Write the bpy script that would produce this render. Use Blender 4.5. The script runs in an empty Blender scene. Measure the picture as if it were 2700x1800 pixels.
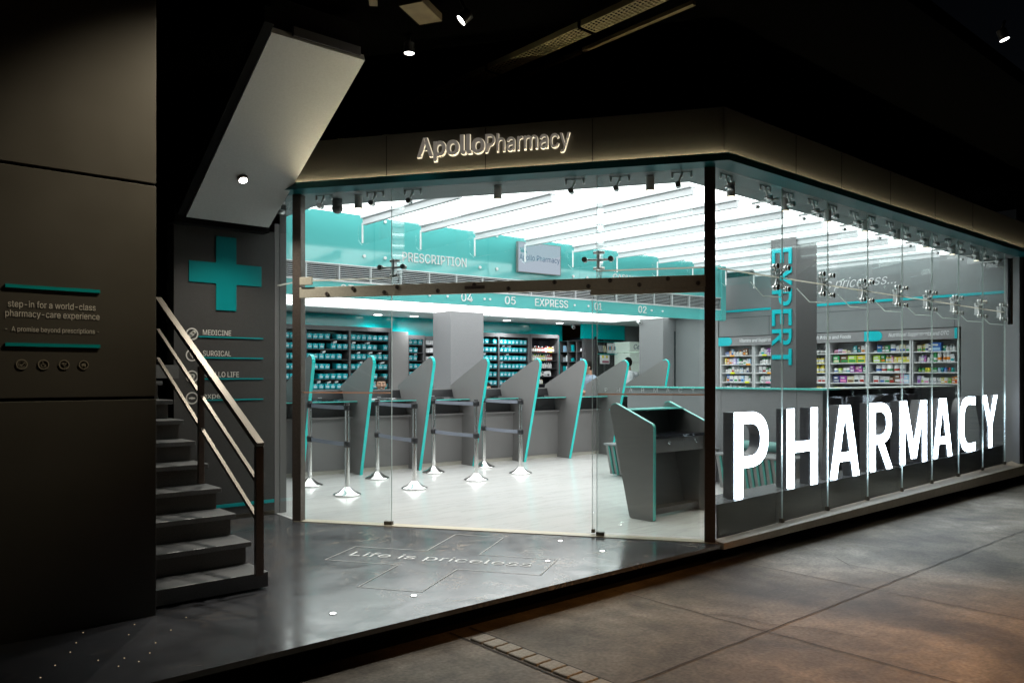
import bpy, bmesh, math, random
from mathutils import Vector as V, Matrix
R = math.radians
sc = bpy.context.scene
col = sc.collection
rnd = random.Random(7)

# ------------------------------------------------------------------ camera, world, exposure
cam_d = bpy.data.cameras.new("camera"); cam = bpy.data.objects.new("camera", cam_d); col.objects.link(cam)
cam.location = (0, 0, 1.4); cam.rotation_euler = (R(90), 0, R(48.86 - 90))
cam_d.sensor_width = 36; cam_d.lens = 27.84; cam_d.shift_y = 0.0337; cam_d.clip_start = .05; cam_d.clip_end = 1000
sc.camera = cam
w = bpy.data.worlds.new("World"); sc.world = w; w.use_nodes = True
wn = w.node_tree; bg = wn.nodes["Background"]
sky = wn.nodes.new("ShaderNodeTexSky"); sky.sky_type = 'NISHITA'; sky.sun_disc = False
sky.sun_elevation = R(-4.5); sky.sun_rotation = R(120)
wn.links.new(sky.outputs[0], bg.inputs[0]); bg.inputs[1].default_value = 0.05
sc.view_settings.view_transform = 'Standard'; sc.view_settings.look = 'None'
sc.view_settings.exposure = 0; sc.view_settings.gamma = 1
sc.render.engine = 'CYCLES'
cy = sc.cycles
cy.use_denoising = True; cy.max_bounces = 10; cy.diffuse_bounces = 5; cy.glossy_bounces = 5
cy.transparent_max_bounces = 40; cy.transmission_bounces = 6; cy.sample_clamp_indirect = 6
cy.caustics_reflective = False; cy.caustics_refractive = False

# ------------------------------------------------------------------ materials
def mat(name, c, rough=.5, metal=0, var=.0, vscale=8, bump=0, bscale=60, emit=None, estr=0, spec=.5, rvar=0, coat=0):
    m = bpy.data.materials.new(name); m.use_nodes = True
    nt = m.node_tree; b = nt.nodes["Principled BSDF"]
    b.inputs["Base Color"].default_value = (*c, 1); b.inputs["Roughness"].default_value = rough
    b.inputs["Metallic"].default_value = metal; b.inputs["Specular IOR Level"].default_value = spec
    if coat: b.inputs["Coat Weight"].default_value = coat; b.inputs["Coat Roughness"].default_value = .03
    if emit: b.inputs["Emission Color"].default_value = (*emit, 1); b.inputs["Emission Strength"].default_value = estr
    if var or bump or rvar:
        tc = nt.nodes.new("ShaderNodeTexCoord")
        n = nt.nodes.new("ShaderNodeTexNoise"); n.inputs["Scale"].default_value = vscale; n.inputs["Detail"].default_value = 6
        nt.links.new(tc.outputs["Object"], n.inputs["Vector"])
        if var:
            mr = nt.nodes.new("ShaderNodeMapRange"); mr.inputs[1].default_value = .3; mr.inputs[2].default_value = .7
            mr.inputs[3].default_value = 1 - var; mr.inputs[4].default_value = 1 + var
            nt.links.new(n.outputs["Fac"], mr.inputs[0])
            mx = nt.nodes.new("ShaderNodeVectorMath"); mx.operation = 'SCALE'; mx.inputs[0].default_value = c
            nt.links.new(mr.outputs[0], mx.inputs["Scale"]); nt.links.new(mx.outputs[0], b.inputs["Base Color"])
        if rvar:
            mr = nt.nodes.new("ShaderNodeMapRange"); mr.inputs[1].default_value = .3; mr.inputs[2].default_value = .7
            mr.inputs[3].default_value = max(.02, rough - rvar); mr.inputs[4].default_value = rough + rvar
            nt.links.new(n.outputs["Fac"], mr.inputs[0]); nt.links.new(mr.outputs[0], b.inputs["Roughness"])
        if bump:
            n2 = nt.nodes.new("ShaderNodeTexNoise"); n2.inputs["Scale"].default_value = bscale; n2.inputs["Detail"].default_value = 5
            nt.links.new(tc.outputs["Object"], n2.inputs["Vector"])
            bp = nt.nodes.new("ShaderNodeBump"); bp.inputs["Strength"].default_value = bump; bp.inputs["Distance"].default_value = .01
            nt.links.new(n2.outputs["Fac"], bp.inputs["Height"]); nt.links.new(bp.outputs[0], b.inputs["Normal"])
    return m

def emis(name, c, s):
    m = bpy.data.materials.new(name); m.use_nodes = True; nt = m.node_tree
    nt.nodes.remove(nt.nodes["Principled BSDF"])
    e = nt.nodes.new("ShaderNodeEmission"); e.inputs[0].default_value = (*c, 1); e.inputs[1].default_value = s
    nt.links.new(e.outputs[0], nt.nodes["Material Output"].inputs[0]); return m

def glass(name, tint, refl=1.0, milk=0):
    m = bpy.data.materials.new(name); m.use_nodes = True; nt = m.node_tree
    nt.nodes.remove(nt.nodes["Principled BSDF"])
    t = nt.nodes.new("ShaderNodeBsdfTransparent"); t.inputs[0].default_value = (*tint, 1)
    g = nt.nodes.new("ShaderNodeBsdfGlossy"); g.inputs["Roughness"].default_value = .01; g.inputs[0].default_value = (.9 * refl, .95 * refl, .95 * refl, 1)
    f = nt.nodes.new("ShaderNodeFresnel")
    ge = nt.nodes.new("ShaderNodeNewGeometry"); io = nt.nodes.new("ShaderNodeMapRange"); io.inputs[3].default_value = 1.45; io.inputs[4].default_value = 1 / 1.45
    nt.links.new(ge.outputs["Backfacing"], io.inputs[0]); nt.links.new(io.outputs[0], f.inputs[0])
    mx = nt.nodes.new("ShaderNodeMixShader")
    nt.links.new(f.outputs[0], mx.inputs[0]); nt.links.new(t.outputs[0], mx.inputs[1]); nt.links.new(g.outputs[0], mx.inputs[2])
    nt.links.new(mx.outputs[0], nt.nodes["Material Output"].inputs[0]); return m

M = {}
M['lam'] = mat('grey_laminate', (.195, .19, .187), .42, var=.06, vscale=300, bump=.03, bscale=400)
M['lam_dark'] = mat('dark_grey_laminate', (.075, .074, .077), .38, var=.06, vscale=300)
M['gloss_dark'] = mat('dark_gloss_glass', (.02, .021, .028), .06, spec=.6)
M['gwall'] = mat('grey_wall_panel', (.185, .198, .204), .5, var=.05, vscale=3)
M['gwall2'] = mat('grey_column_laminate', (.22, .22, .228), .5, var=.05, vscale=60)
M['dwall'] = mat('dark_cladding', (.078, .071, .057), .48, var=.04, vscale=3, bump=.02, bscale=500, rvar=.05)
M['dwall2'] = mat('dark_sign_cladding', (.066, .064, .061), .45, var=.08, vscale=60, bump=.04, bscale=250)
M['fascia'] = mat('dark_fascia_panel', (.046, .042, .036), .4, var=.05, vscale=30)
M['teal'] = mat('teal_paint', (.0, .36, .37), .35)
M['teal_glass'] = mat('teal_back_painted_glass', (.12, .50, .49), .09, spec=.8, var=.04, vscale=1.5)
M['teal_wall'] = mat('teal_wall_glass', (.0, .50, .52), .12, spec=.6)
M['teal_edge'] = mat('teal_edge_trim', (.02, .62, .58), .25)
M['teal_beam'] = mat('dark_teal_beam', (.0, .10, .115), .35)
M['teal_bin'] = mat('teal_plastic', (.005, .36, .43), .35, var=.1, vscale=4)
M['teal_letter'] = mat('cyan_acrylic', (.0, .46, .52), .3)
M['white'] = mat('white_paint', (.8, .8, .8), .45)
M['paper'] = mat('white_card', (.75, .76, .78), .6)
M['offwhite'] = mat('off_white_lettering', (.8, .77, .70), .5)
M['steel'] = mat('brushed_steel', (.15, .132, .105), .46, 1, var=.15, vscale=90, rvar=.08)
M['dsteel'] = mat('dark_bronze_steel', (.15, .12, .10), .42, .5, var=.15, vscale=60)
M['rail'] = mat('champagne_rail', (.5, .46, .36), .5, .1, var=.08, vscale=50)
M['chrome'] = mat('chrome', (.86, .85, .83), .16, 1)
M['fit'] = mat('stainless_fitting', (.72, .72, .72), .28, 1)
M['black'] = mat('black_plastic', (.015, .015, .017), .4)
M['belt'] = mat('grey_belt', (.22, .24, .29), .6)
M['louvre'] = mat('white_louvre', (.72, .74, .75), .4)
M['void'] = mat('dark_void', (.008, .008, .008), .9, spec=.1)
M['soffit'] = mat('grey_soffit', (.20, .215, .22), .45, var=.04, vscale=5)
M['stair_soffit'] = mat('pale_grey_soffit', (.58, .59, .58), .6, var=.05, vscale=60, bump=.03, bscale=300)
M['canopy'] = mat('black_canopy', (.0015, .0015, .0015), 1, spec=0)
M['duct'] = mat('dusty_galvanised', (.09, .066, .03), .6, .3, var=.3, vscale=6)
M['tread'] = mat('grey_granite_tread', (.15, .15, .145), .4, var=.25, vscale=140, bump=.04, bscale=200)
M['riser'] = mat('dark_granite_riser', (.09, .083, .072), .45, var=.25, vscale=140)
M['stone'] = mat('pale_cobble', (.30, .28, .23), .75, var=.2, vscale=60, bump=.3, bscale=90)
M['joint'] = mat('joint_line', (.045, .04, .032), .9)
M['skin'] = mat('skin', (.36, .20, .13), .5)
M['hair'] = mat('black_hair', (.008, .007, .006), .8, spec=.1)
M['shirt'] = mat('pale_shirt', (.6, .63, .66), .8)
M['shirt2'] = mat('blue_grey_shirt', (.2, .26, .33), .8)
M['eye'] = mat('eye_dark', (.02, .015, .012), .3)
M['teeth'] = mat('teeth', (.7, .68, .62), .4)
M['glassedge'] = mat('green_glass_edge', (.62, .72, .69), .6, spec=.2)
M['tealglassedge'] = mat('teal_glass_edge', (.12, .62, .56), .2)
M['glass'] = glass('clear_glass', (.965, .985, .98))
M['finglass'] = glass('fin_glass', (.975, .99, .988), 1)
M['frost'] = mat('frosted_strip', (.45, .36, .28), .5)
M['lum'] = emis('luminous_ceiling', (.97, 1.0, .99), 4.0)
M['lum2'] = emis('luminous_low_ceiling', (.97, 1.0, .99), 3.4)
M['letterface'] = emis('lit_letter_face', (.76, .86, 1.0), 22)
M['cove'] = emis('led_strip', (1.0, .86, .55), 120)
M['halo'] = emis('letter_edge_glow', (1.0, .88, .62), 1.0)
M['lens'] = emis('lamp_lens', (1.0, .97, .92), 12)
M['lens_warm'] = emis('warm_lamp_lens', (1.0, .86, .62), 5)
M['screen'] = emis('lit_screen', (.62, .70, .82), .78)
M['fridge'] = mat('fridge_white', (.6, .68, .62), .4, emit=(.85, 1, .9), estr=.25)
M['glowing_metal_letter'] = mat('beige_glowing_metal_letter', (.52, .46, .39), .45, emit=(1, .9, .78), estr=.11)  # faint emission added to brighten the weakly lit letter faces
M['can'] = mat('pale_grey_housing', (.82, .82, .8), .5)
M['finbeam'] = mat('white_beam', (.60, .62, .64), .5)
M['navy'] = mat('logo_blue', (.05, .12, .22), .5)
M['bronze_line'] = mat('peach_strip', (.42, .27, .19), .5)
M['greytext'] = mat('grey_vinyl', (.3, .31, .32), .5)

# white marble floor with faint streaks along the street direction
def streak_marble():
    m = mat('white_marble', (.74, .73, .70), .16, spec=.5); nt = m.node_tree; b = nt.nodes["Principled BSDF"]
    tc = nt.nodes.new("ShaderNodeTexCoord"); mp = nt.nodes.new("ShaderNodeMapping")
    mp.inputs["Scale"].default_value = (.35, 3.4, 1); mp.inputs["Rotation"].default_value = (0, 0, R(-3))
    nt.links.new(tc.outputs["Object"], mp.inputs[0])
    n = nt.nodes.new("ShaderNodeTexNoise"); n.inputs["Scale"].default_value = 2.2; n.inputs["Detail"].default_value = 9; n.inputs["Roughness"].default_value = .65; n.inputs["Distortion"].default_value = .6
    nt.links.new(mp.outputs[0], n.inputs[0])
    cr = nt.nodes.new("ShaderNodeValToRGB"); e = cr.color_ramp.elements
    e[0].position = .40; e[0].color = (.74, .735, .72, 1); e[1].position = .52; e[1].color = (.76, .75, .73, 1)
    x = e.new(.475); x.color = (.60, .585, .56, 1); x = e.new(.45); x.color = (.73, .725, .71, 1); x = e.new(.49); x.color = (.75, .74, .72, 1)
    nt.links.new(n.outputs["Fac"], cr.inputs[0]); nt.links.new(cr.outputs[0], b.inputs["Base Color"]); return m
M['floor'] = streak_marble()

def dark_marble():
    m = mat('dark_veined_marble', (.05, .05, .055), .25, spec=1.0); nt = m.node_tree; b = nt.nodes["Principled BSDF"]
    tc = nt.nodes.new("ShaderNodeTexCoord")
    n0 = nt.nodes.new("ShaderNodeTexNoise"); n0.inputs["Scale"].default_value = 1.6; n0.inputs["Detail"].default_value = 5
    nt.links.new(tc.outputs["Object"], n0.inputs[0])
    ad = nt.nodes.new("ShaderNodeVectorMath"); ad.operation = 'MULTIPLY_ADD'; ad.inputs[1].default_value = (1.1, 1.1, 1.1)
    nt.links.new(n0.outputs["Color"], ad.inputs[0]); nt.links.new(tc.outputs["Object"], ad.inputs[2])
    n1 = nt.nodes.new("ShaderNodeTexNoise"); n1.inputs["Scale"].default_value = 4.5; n1.inputs["Detail"].default_value = 8
    nt.links.new(tc.outputs["Object"], n1.inputs[0])
    n2 = nt.nodes.new("ShaderNodeTexNoise"); n2.inputs["Scale"].default_value = 2.7; n2.inputs["Detail"].default_value = 6
    nt.links.new(ad.outputs[0], n2.inputs[0])
    def ridge(scale, dist, width, lo, hi, mscale, amt):
        a = nt.nodes.new("ShaderNodeTexNoise"); a.inputs["Scale"].default_value = scale; a.inputs["Detail"].default_value = 3; a.inputs["Distortion"].default_value = dist
        nt.links.new(tc.outputs["Object"], a.inputs[0])
        s1 = nt.nodes.new("ShaderNodeMath"); s1.operation = 'SUBTRACT'; s1.inputs[1].default_value = .5; nt.links.new(a.outputs["Fac"], s1.inputs[0])
        s2 = nt.nodes.new("ShaderNodeMath"); s2.operation = 'ABSOLUTE'; nt.links.new(s1.outputs[0], s2.inputs[0])
        l = nt.nodes.new("ShaderNodeMapRange"); l.inputs[1].default_value = 0; l.inputs[2].default_value = width; l.inputs[3].default_value = amt; l.inputs[4].default_value = 0; nt.links.new(s2.outputs[0], l.inputs[0])
        k = nt.nodes.new("ShaderNodeTexNoise"); k.inputs["Scale"].default_value = mscale; k.inputs["Detail"].default_value = 4; nt.links.new(ad.outputs[0], k.inputs[0])
        b_ = nt.nodes.new("ShaderNodeMapRange"); b_.inputs[1].default_value = lo; b_.inputs[2].default_value = hi; nt.links.new(k.outputs["Fac"], b_.inputs[0])
        m_ = nt.nodes.new("ShaderNodeMath"); m_.operation = 'MULTIPLY'; nt.links.new(l.outputs[0], m_.inputs[0]); nt.links.new(b_.outputs[0], m_.inputs[1]); return m_
    r1 = ridge(1.1, .8, .007, .50, .62, 2.4, .8); r2 = ridge(5.5, 2.4, .045, .47, .60, 3.1, .7)
    mx0 = nt.nodes.new("ShaderNodeMath"); mx0.operation = 'MAXIMUM'; nt.links.new(r1.outputs[0], mx0.inputs[0]); nt.links.new(r2.outputs[0], mx0.inputs[1])
    sx = nt.nodes.new("ShaderNodeSeparateXYZ"); nt.links.new(tc.outputs["Object"], sx.inputs[0])
    slab = nt.nodes.new("ShaderNodeMapRange"); slab.inputs[1].default_value = 3.2; slab.inputs[2].default_value = 4.8; slab.inputs[3].default_value = .22; nt.links.new(sx.outputs[0], slab.inputs[0])
    mxv = nt.nodes.new("ShaderNodeMath"); mxv.operation = 'MULTIPLY'; nt.links.new(mx0.outputs[0], mxv.inputs[0]); nt.links.new(slab.outputs[0], mxv.inputs[1])
    cl = nt.nodes.new("ShaderNodeMix"); cl.data_type = 'RGBA'
    cl.inputs["A"].default_value = (.042, .041, .042, 1); cl.inputs["B"].default_value = (.088, .09, .097, 1); nt.links.new(n1.outputs["Fac"], cl.inputs["Factor"])
    c2 = nt.nodes.new("ShaderNodeMix"); c2.data_type = 'RGBA'; c2.inputs["B"].default_value = (.36, .29, .22, 1)
    nt.links.new(mxv.outputs[0], c2.inputs["Factor"]); nt.links.new(cl.outputs["Result"], c2.inputs["A"]); nt.links.new(c2.outputs["Result"], b.inputs["Base Color"])
    rr = nt.nodes.new("ShaderNodeMapRange"); rr.inputs[1].default_value = .3; rr.inputs[2].default_value = .7; rr.inputs[3].default_value = .14; rr.inputs[4].default_value = .26
    nt.links.new(n2.outputs["Fac"], rr.inputs[0]); nt.links.new(rr.outputs[0], b.inputs["Roughness"]); return m
M['marble'] = dark_marble()

def concrete():
    m = mat('worn_concrete', (.2, .18, .15), .7, spec=.35); nt = m.node_tree; b = nt.nodes["Principled BSDF"]
    tc = nt.nodes.new("ShaderNodeTexCoord")
    def noise(s, d, dist=0):
        n = nt.nodes.new("ShaderNodeTexNoise"); n.inputs["Scale"].default_value = s; n.inputs["Detail"].default_value = d; n.inputs["Distortion"].default_value = dist
        nt.links.new(tc.outputs["Object"], n.inputs[0]); return n
    a = noise(.8, 9, .8); f = noise(40, 4); g = noise(5, 8, .4)
    cr = nt.nodes.new("ShaderNodeValToRGB"); e = cr.color_ramp.elements
    e[0].position = .34; e[0].color = (.062, .051, .036, 1); e[1].position = .68; e[1].color = (.26, .232, .19, 1)
    x = e.new(.5); x.color = (.145, .125, .095, 1)
    nt.links.new(a.outputs["Fac"], cr.inputs[0])
    mr = nt.nodes.new("ShaderNodeMapRange"); mr.inputs[1].default_value = .3; mr.inputs[2].default_value = .7; mr.inputs[3].default_value = .72; mr.inputs[4].default_value = 1.22
    nt.links.new(f.outputs["Fac"], mr.inputs[0])
    mg = nt.nodes.new("ShaderNodeMapRange"); mg.inputs[1].default_value = .35; mg.inputs[2].default_value = .7; mg.inputs[3].default_value = .7; mg.inputs[4].default_value = 1.15
    nt.links.new(g.outputs["Fac"], mg.inputs[0])
    mm = nt.nodes.new("ShaderNodeMath"); mm.operation = 'MULTIPLY'; nt.links.new(mr.outputs[0], mm.inputs[0]); nt.links.new(mg.outputs[0], mm.inputs[1])
    sc_ = nt.nodes.new("ShaderNodeVectorMath"); sc_.operation = 'SCALE'; nt.links.new(cr.outputs[0], sc_.inputs[0]); nt.links.new(mm.outputs[0], sc_.inputs["Scale"])
    nt.links.new(sc_.outputs[0], b.inputs["Base Color"])
    bp = nt.nodes.new("ShaderNodeBump"); bp.inputs["Strength"].default_value = .35; bp.inputs["Distance"].default_value = .01
    ad = nt.nodes.new("ShaderNodeMath"); ad.operation = 'ADD'; nt.links.new(f.outputs["Fac"], ad.inputs[0]); nt.links.new(g.outputs["Fac"], ad.inputs[1])
    nt.links.new(ad.outputs[0], bp.inputs["Height"]); nt.links.new(bp.outputs[0], b.inputs["Normal"]); return m
M['concrete'] = concrete()

def perforated():
    m = mat('perforated_tray', (.17, .14, .07), .6, .1); nt = m.node_tree; b = nt.nodes["Principled BSDF"]
    return m
M['tray'] = perforated()

def vinyl(name, c, clear):
    m = bpy.data.materials.new(name); m.use_nodes = True; nt = m.node_tree; nt.nodes.remove(nt.nodes["Principled BSDF"])
    d = nt.nodes.new("ShaderNodeBsdfDiffuse"); t = nt.nodes.new("ShaderNodeBsdfTranslucent"); tr = nt.nodes.new("ShaderNodeBsdfTransparent")
    d.inputs[0].default_value = (*c, 1); t.inputs[0].default_value = (*c, 1)
    a = nt.nodes.new("ShaderNodeMixShader"); b = nt.nodes.new("ShaderNodeMixShader"); a.inputs[0].default_value = .6; b.inputs[0].default_value = clear
    nt.links.new(d.outputs[0], a.inputs[1]); nt.links.new(t.outputs[0], a.inputs[2]); nt.links.new(a.outputs[0], b.inputs[1]); nt.links.new(tr.outputs[0], b.inputs[2])
    nt.links.new(b.outputs[0], nt.nodes["Material Output"].inputs[0]); return m
M['seal'] = vinyl('translucent_seal', (.75, .73, .66), .25); M['etch'] = vinyl('etched_vinyl', (.8, .8, .8), .45); M['bronze_line'] = vinyl('peach_vinyl', (.62, .36, .24), .15)
COL = {}
def cmat(c, rough=.4):
    k = tuple(round(x, 3) for x in c)
    if k not in COL: COL[k] = mat('packaging', c, rough)
    return COL[k]

# ------------------------------------------------------------------ mesh helpers
X0, Y0, Z0 = V((1, 0, 0)), V((0, 1, 0)), V((0, 0, 1))
FONT = None
try:
    import os
    FONT = bpy.data.fonts.load(os.path.join(bpy.utils.system_resource('DATAFILES', path='fonts'), 'Inter.woff2'))
except Exception: FONT = None
_ch = []
def CAPH():
    if not _ch:
        cu = bpy.data.curves.new("t", 'FONT'); cu.body = 'H'
        if FONT: cu.font = FONT
        ob = bpy.data.objects.new("t", cu); col.objects.link(ob); dg = bpy.context.evaluated_depsgraph_get(); dg.update()
        me = bpy.data.meshes.new_from_object(ob.evaluated_get(dg)); _ch.append(max(v.co.y for v in me.vertices))
        bpy.data.objects.remove(ob); bpy.data.curves.remove(cu); bpy.data.meshes.remove(me)
    return _ch[0]
class MB:
    def __init__(s): s.v = []; s.f = []; s.mi = []; s.sm = []; s.m = 0; s.smooth = False
    def add(s, vs, fs):
        b = len(s.v); s.v += [V(p) for p in vs]
        for f in fs: s.f.append([b + i for i in f]); s.mi.append(s.m); s.sm.append(s.smooth)
    def hexa(s, p): s.add(p, [(0, 3, 2, 1), (4, 5, 6, 7), (0, 1, 5, 4), (1, 2, 6, 5), (2, 3, 7, 6), (3, 0, 4, 7)])
    def box(s, x0, x1, y0, y1, z0, z1):
        s.hexa([(x0, y0, z0), (x1, y0, z0), (x1, y1, z0), (x0, y1, z0), (x0, y0, z1), (x1, y0, z1), (x1, y1, z1), (x0, y1, z1)])
    def obox(s, fr, x0, x1, y0, y1, z0, z1):
        s.hexa([fr(x, y, z) for x, y, z in [(x0, y0, z0), (x1, y0, z0), (x1, y1, z0), (x0, y1, z0), (x0, y0, z1), (x1, y0, z1), (x1, y1, z1), (x0, y1, z1)]])
    def prism(s, pts, off):
        n = len(pts); off = V(off); a = [V(p) for p in pts]
        s.add(a + [p + off for p in a], [tuple(range(n))[::-1], tuple(range(n, 2 * n))] + [(i, (i + 1) % n, n + (i + 1) % n, n + i) for i in range(n)])
    def tube(s, a, b, r, r2=None, n=12, caps=True):
        a, b = V(a), V(b); r2 = r if r2 is None else r2; d = (b - a).normalized()
        u = d.orthogonal().normalized(); w_ = d.cross(u)
        vs = [a + (u * math.cos(2 * math.pi * i / n) + w_ * math.sin(2 * math.pi * i / n)) * r for i in range(n)]
        vs += [b + (u * math.cos(2 * math.pi * i / n) + w_ * math.sin(2 * math.pi * i / n)) * r2 for i in range(n)]
        sm = s.smooth; s.smooth = n > 6
        base = len(s.v)
        s.add(vs, [(i, (i + 1) % n, n + (i + 1) % n, n + i) for i in range(n)])
        s.smooth = False
        if caps: s.add(vs, [tuple(range(n))[::-1], tuple(range(n, 2 * n))])
        s.smooth = sm
    def lathe(s, o, prof, n=28, axis=None):
        o = V(o); sm = s.smooth; s.smooth = True
        vs = [o + V((r * math.cos(2 * math.pi * i / n), r * math.sin(2 * math.pi * i / n), z)) for r, z in prof for i in range(n)]
        fs = [(k * n + i, k * n + (i + 1) % n, (k + 1) * n + (i + 1) % n, (k + 1) * n + i) for k in range(len(prof) - 1) for i in range(n)]
        s.add(vs, fs); s.smooth = sm
    def ball(s, c, r, n=10, sc_=(1, 1, 1)):
        prof = [(max(1e-4, math.sin(math.pi * k / n)), -math.cos(math.pi * k / n)) for k in range(n + 1)]
        c = V(c); m_ = 2 * n; sm = s.smooth; s.smooth = True
        vs = [c + V((r * sc_[0] * p * math.cos(2 * math.pi * i / m_), r * sc_[1] * p * math.sin(2 * math.pi * i / m_), r * sc_[2] * z)) for p, z in prof for i in range(m_)]
        s.add(vs, [(k * m_ + i, k * m_ + (i + 1) % m_, (k + 1) * m_ + (i + 1) % m_, (k + 1) * m_ + i) for k in range(n) for i in range(m_)]); s.smooth = sm
    def ring(s, c, r0, r1, u, v, th, n=28):
        c, u, v = V(c), V(u), V(v); nn = u.cross(v).normalized() * th
        vs = []
        for rr, o in ((r0, V()), (r1, V()), (r1, nn), (r0, nn)):
            vs += [c + o + (u * math.cos(2 * math.pi * i / n) + v * math.sin(2 * math.pi * i / n)) * rr for i in range(n)]
        s.add(vs, [(k * n + i, k * n + (i + 1) % n, ((k + 1) % 4) * n + (i + 1) % n, ((k + 1) % 4) * n + i) for k in range(4) for i in range(n)])
    def text(s, body, org, u, v, height, width=None, depth=.004, shear=0, bold=0, align='L', res=3, ref='cap'):
        """letters with cap height HEIGHT from baseline origin ORG along U (reading) and V (up)"""
        cu = bpy.data.curves.new("t", 'FONT'); cu.body = body; cu.resolution_u = res; cu.shear = shear; cu.offset = bold; cu.fill_mode = 'BOTH'; cu.extrude = .5
        if FONT: cu.font = FONT
        ob = bpy.data.objects.new("t", cu); col.objects.link(ob)
        dg = bpy.context.evaluated_depsgraph_get(); dg.update()
        me = bpy.data.meshes.new_from_object(ob.evaluated_get(dg))
        xs = [p.co.x for p in me.vertices]; x0, x1 = min(xs), max(xs)
        capm = CAPH()
        k = height / capm; kx = k if width is None else width / (x1 - x0)
        u, v = V(u).normalized(), V(v).normalized(); nn = u.cross(v); org = V(org)
        sh = 0 if align == 'L' else (x1 - x0) * kx * (.5 if align == 'C' else 1)
        vs = [org + u * ((p.co.x - x0) * kx - sh) + v * (p.co.y * k) + nn * ((p.co.z + .5) * depth) for p in me.vertices]
        s.add(vs, [tuple(f.vertices) for f in me.polygons])
        bpy.data.objects.remove(ob); bpy.data.curves.remove(cu); bpy.data.meshes.remove(me)
        return (x1 - x0) * kx

LOC = {}
def build(name, mb, mats, parent=None, loc=None, bevel=0):
    if not isinstance(mats, (list, tuple)): mats = [mats]
    if parent is not None: base = LOC[parent.name]
    elif loc is not None: base = V(loc)
    else:
        xs = [p.x for p in mb.v]; ys = [p.y for p in mb.v]; zs = [p.z for p in mb.v]
        base = V(((min(xs) + max(xs)) / 2, (min(ys) + max(ys)) / 2, min(zs)))
    me = bpy.data.meshes.new(name); me.from_pydata([tuple(p - base) for p in mb.v], [], mb.f)
    for m_ in mats: me.materials.append(M[m_] if isinstance(m_, str) else m_)
    me.polygons.foreach_set("material_index", mb.mi); me.polygons.foreach_set("use_smooth", mb.sm)
    bm = bmesh.new(); bm.from_mesh(me); bmesh.ops.remove_doubles(bm, verts=bm.verts, dist=1e-6); bmesh.ops.recalc_face_normals(bm, faces=bm.faces); bm.to_mesh(me); bm.free()
    me.update()
    o = bpy.data.objects.new(name, me); col.objects.link(o)
    if parent is not None: o.parent = parent
    else: o.location = base
    LOC[o.name] = base
    if bevel:
        b = o.modifiers.new("bevel", 'BEVEL'); b.width = bevel; b.segments = 2; b.limit_method = 'ANGLE'; b.angle_limit = R(40)
    return o
def thing(name, label, cat, loc, group=None):
    o = bpy.data.objects.new(name, None); col.objects.link(o); o.location = loc; o.empty_display_size = .1
    LOC[o.name] = V(loc); tag(o, label, cat, group); return o
def tag(o, label, cat, group=None):
    o['label'] = label; o['category'] = cat
    if group: o['group'] = group
    return o
def struct(name, mb, m): o = build(name, mb, m); o['kind'] = 'structure'; return o
def dup(root, loc, label=None, group=None):
    r = root.copy(); col.objects.link(r); r.location = loc; LOC[r.name] = V(loc)
    if label: r['label'] = label
    if group: r['group'] = group
    for ch in list(root.children):
        c = ch.copy(); col.objects.link(c); c.parent = r
        for g_ in ch.children:
            d = g_.copy(); col.objects.link(d); d.parent = c
    return r
def spot(name, loc, target, watts, color, angle=80, blend=.6, radius=.05, parent=None):
    l = bpy.data.lights.new(name, 'SPOT'); l.energy = watts; l.color = color; l.spot_size = R(angle); l.spot_blend = blend; l.shadow_soft_size = radius
    o = bpy.data.objects.new(name, l); col.objects.link(o)
    o.rotation_euler = (V(target) - V(loc)).to_track_quat('-Z', 'Y').to_euler()
    if parent is not None: o.parent = parent; o.location = V(loc) - LOC[parent.name]
    else: o.location = loc
    return o
def ordinal(i): return ['zeroth'][0] if i < 0 else '%dth' % (i + 1) if i > 13 else ['first', 'second', 'third', 'fourth', 'fifth', 'sixth', 'seventh', 'eighth', 'ninth', 'tenth', 'eleventh', 'twelfth', 'thirteenth', 'fourteenth'][i]

# ------------------------------------------------------------------ key lines of the place (metres)
GZ = -.17                                   # street level
A, B = V((5.674, 3.905, 0)), V((3.495, 7.134, 0))   # the two posts of the entrance front
DF = (B - A).normalized(); OUT = V((-.829, -.559, 0)).normalized()
def FR(s, o, z): return A + DF * s + OUT * o + Z0 * z             # entrance front: s from the right post, o outward
P0, DG = V((4.7, 9.52, 0)), V((.996, -.0892, 0)).normalized(); NG = V((-DG.y, DG.x, 0))
def GG(s, t, z): return P0 + DG * s + NG * t + Z0 * z             # counters: s along, t inward
YW = 3.905                                  # long glass front

# ------------------------------------------------------------------ ground and floors
mb = MB(); mb.add([(-60, -60, GZ), (90, -60, GZ), (90, 90, GZ), (-60, 90, GZ)], [(0, 1, 2, 3)]); struct('street', mb, 'concrete')
mb = MB()
def strip(mb, pts, wd, z):
    for (a, b) in zip(pts[:-1], pts[1:]):
        a, b = V((*a, z)), V((*b, z)); d = (b - a).normalized(); n = V((-d.y, d.x, 0)) * wd * .5
        mb.add([a - n, b - n, b + n, a + n], [(0, 1, 2, 3)])
def wob(x0, y0, x1, y1, amp, n):
    return [(x0 + (x1 - x0) * i / n + rnd.uniform(-amp, amp) * (x0 == x1), y0 + (y1 - y0) * i / n + rnd.uniform(-amp, amp) * (y0 == y1)) for i in range(n + 1)]
for x in (4.38, 5.84, 7.34, 8.9, 10.4, 12.0, 13.5): strip(mb, wob(x, -4, x, 3.9, .008, 60), .008, GZ + .004)
for y in (2.64, 1.25, -.2): strip(mb, wob(3.08, y, 16, y, .008, 90), .009, GZ + .0045)
strip(mb, wob(2.9, -2, 2.9, 3.9, .004, 20), .014, GZ + .004); strip(mb, wob(3.055, -2, 3.055, 3.9, .004, 20), .014, GZ + .004)
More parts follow.
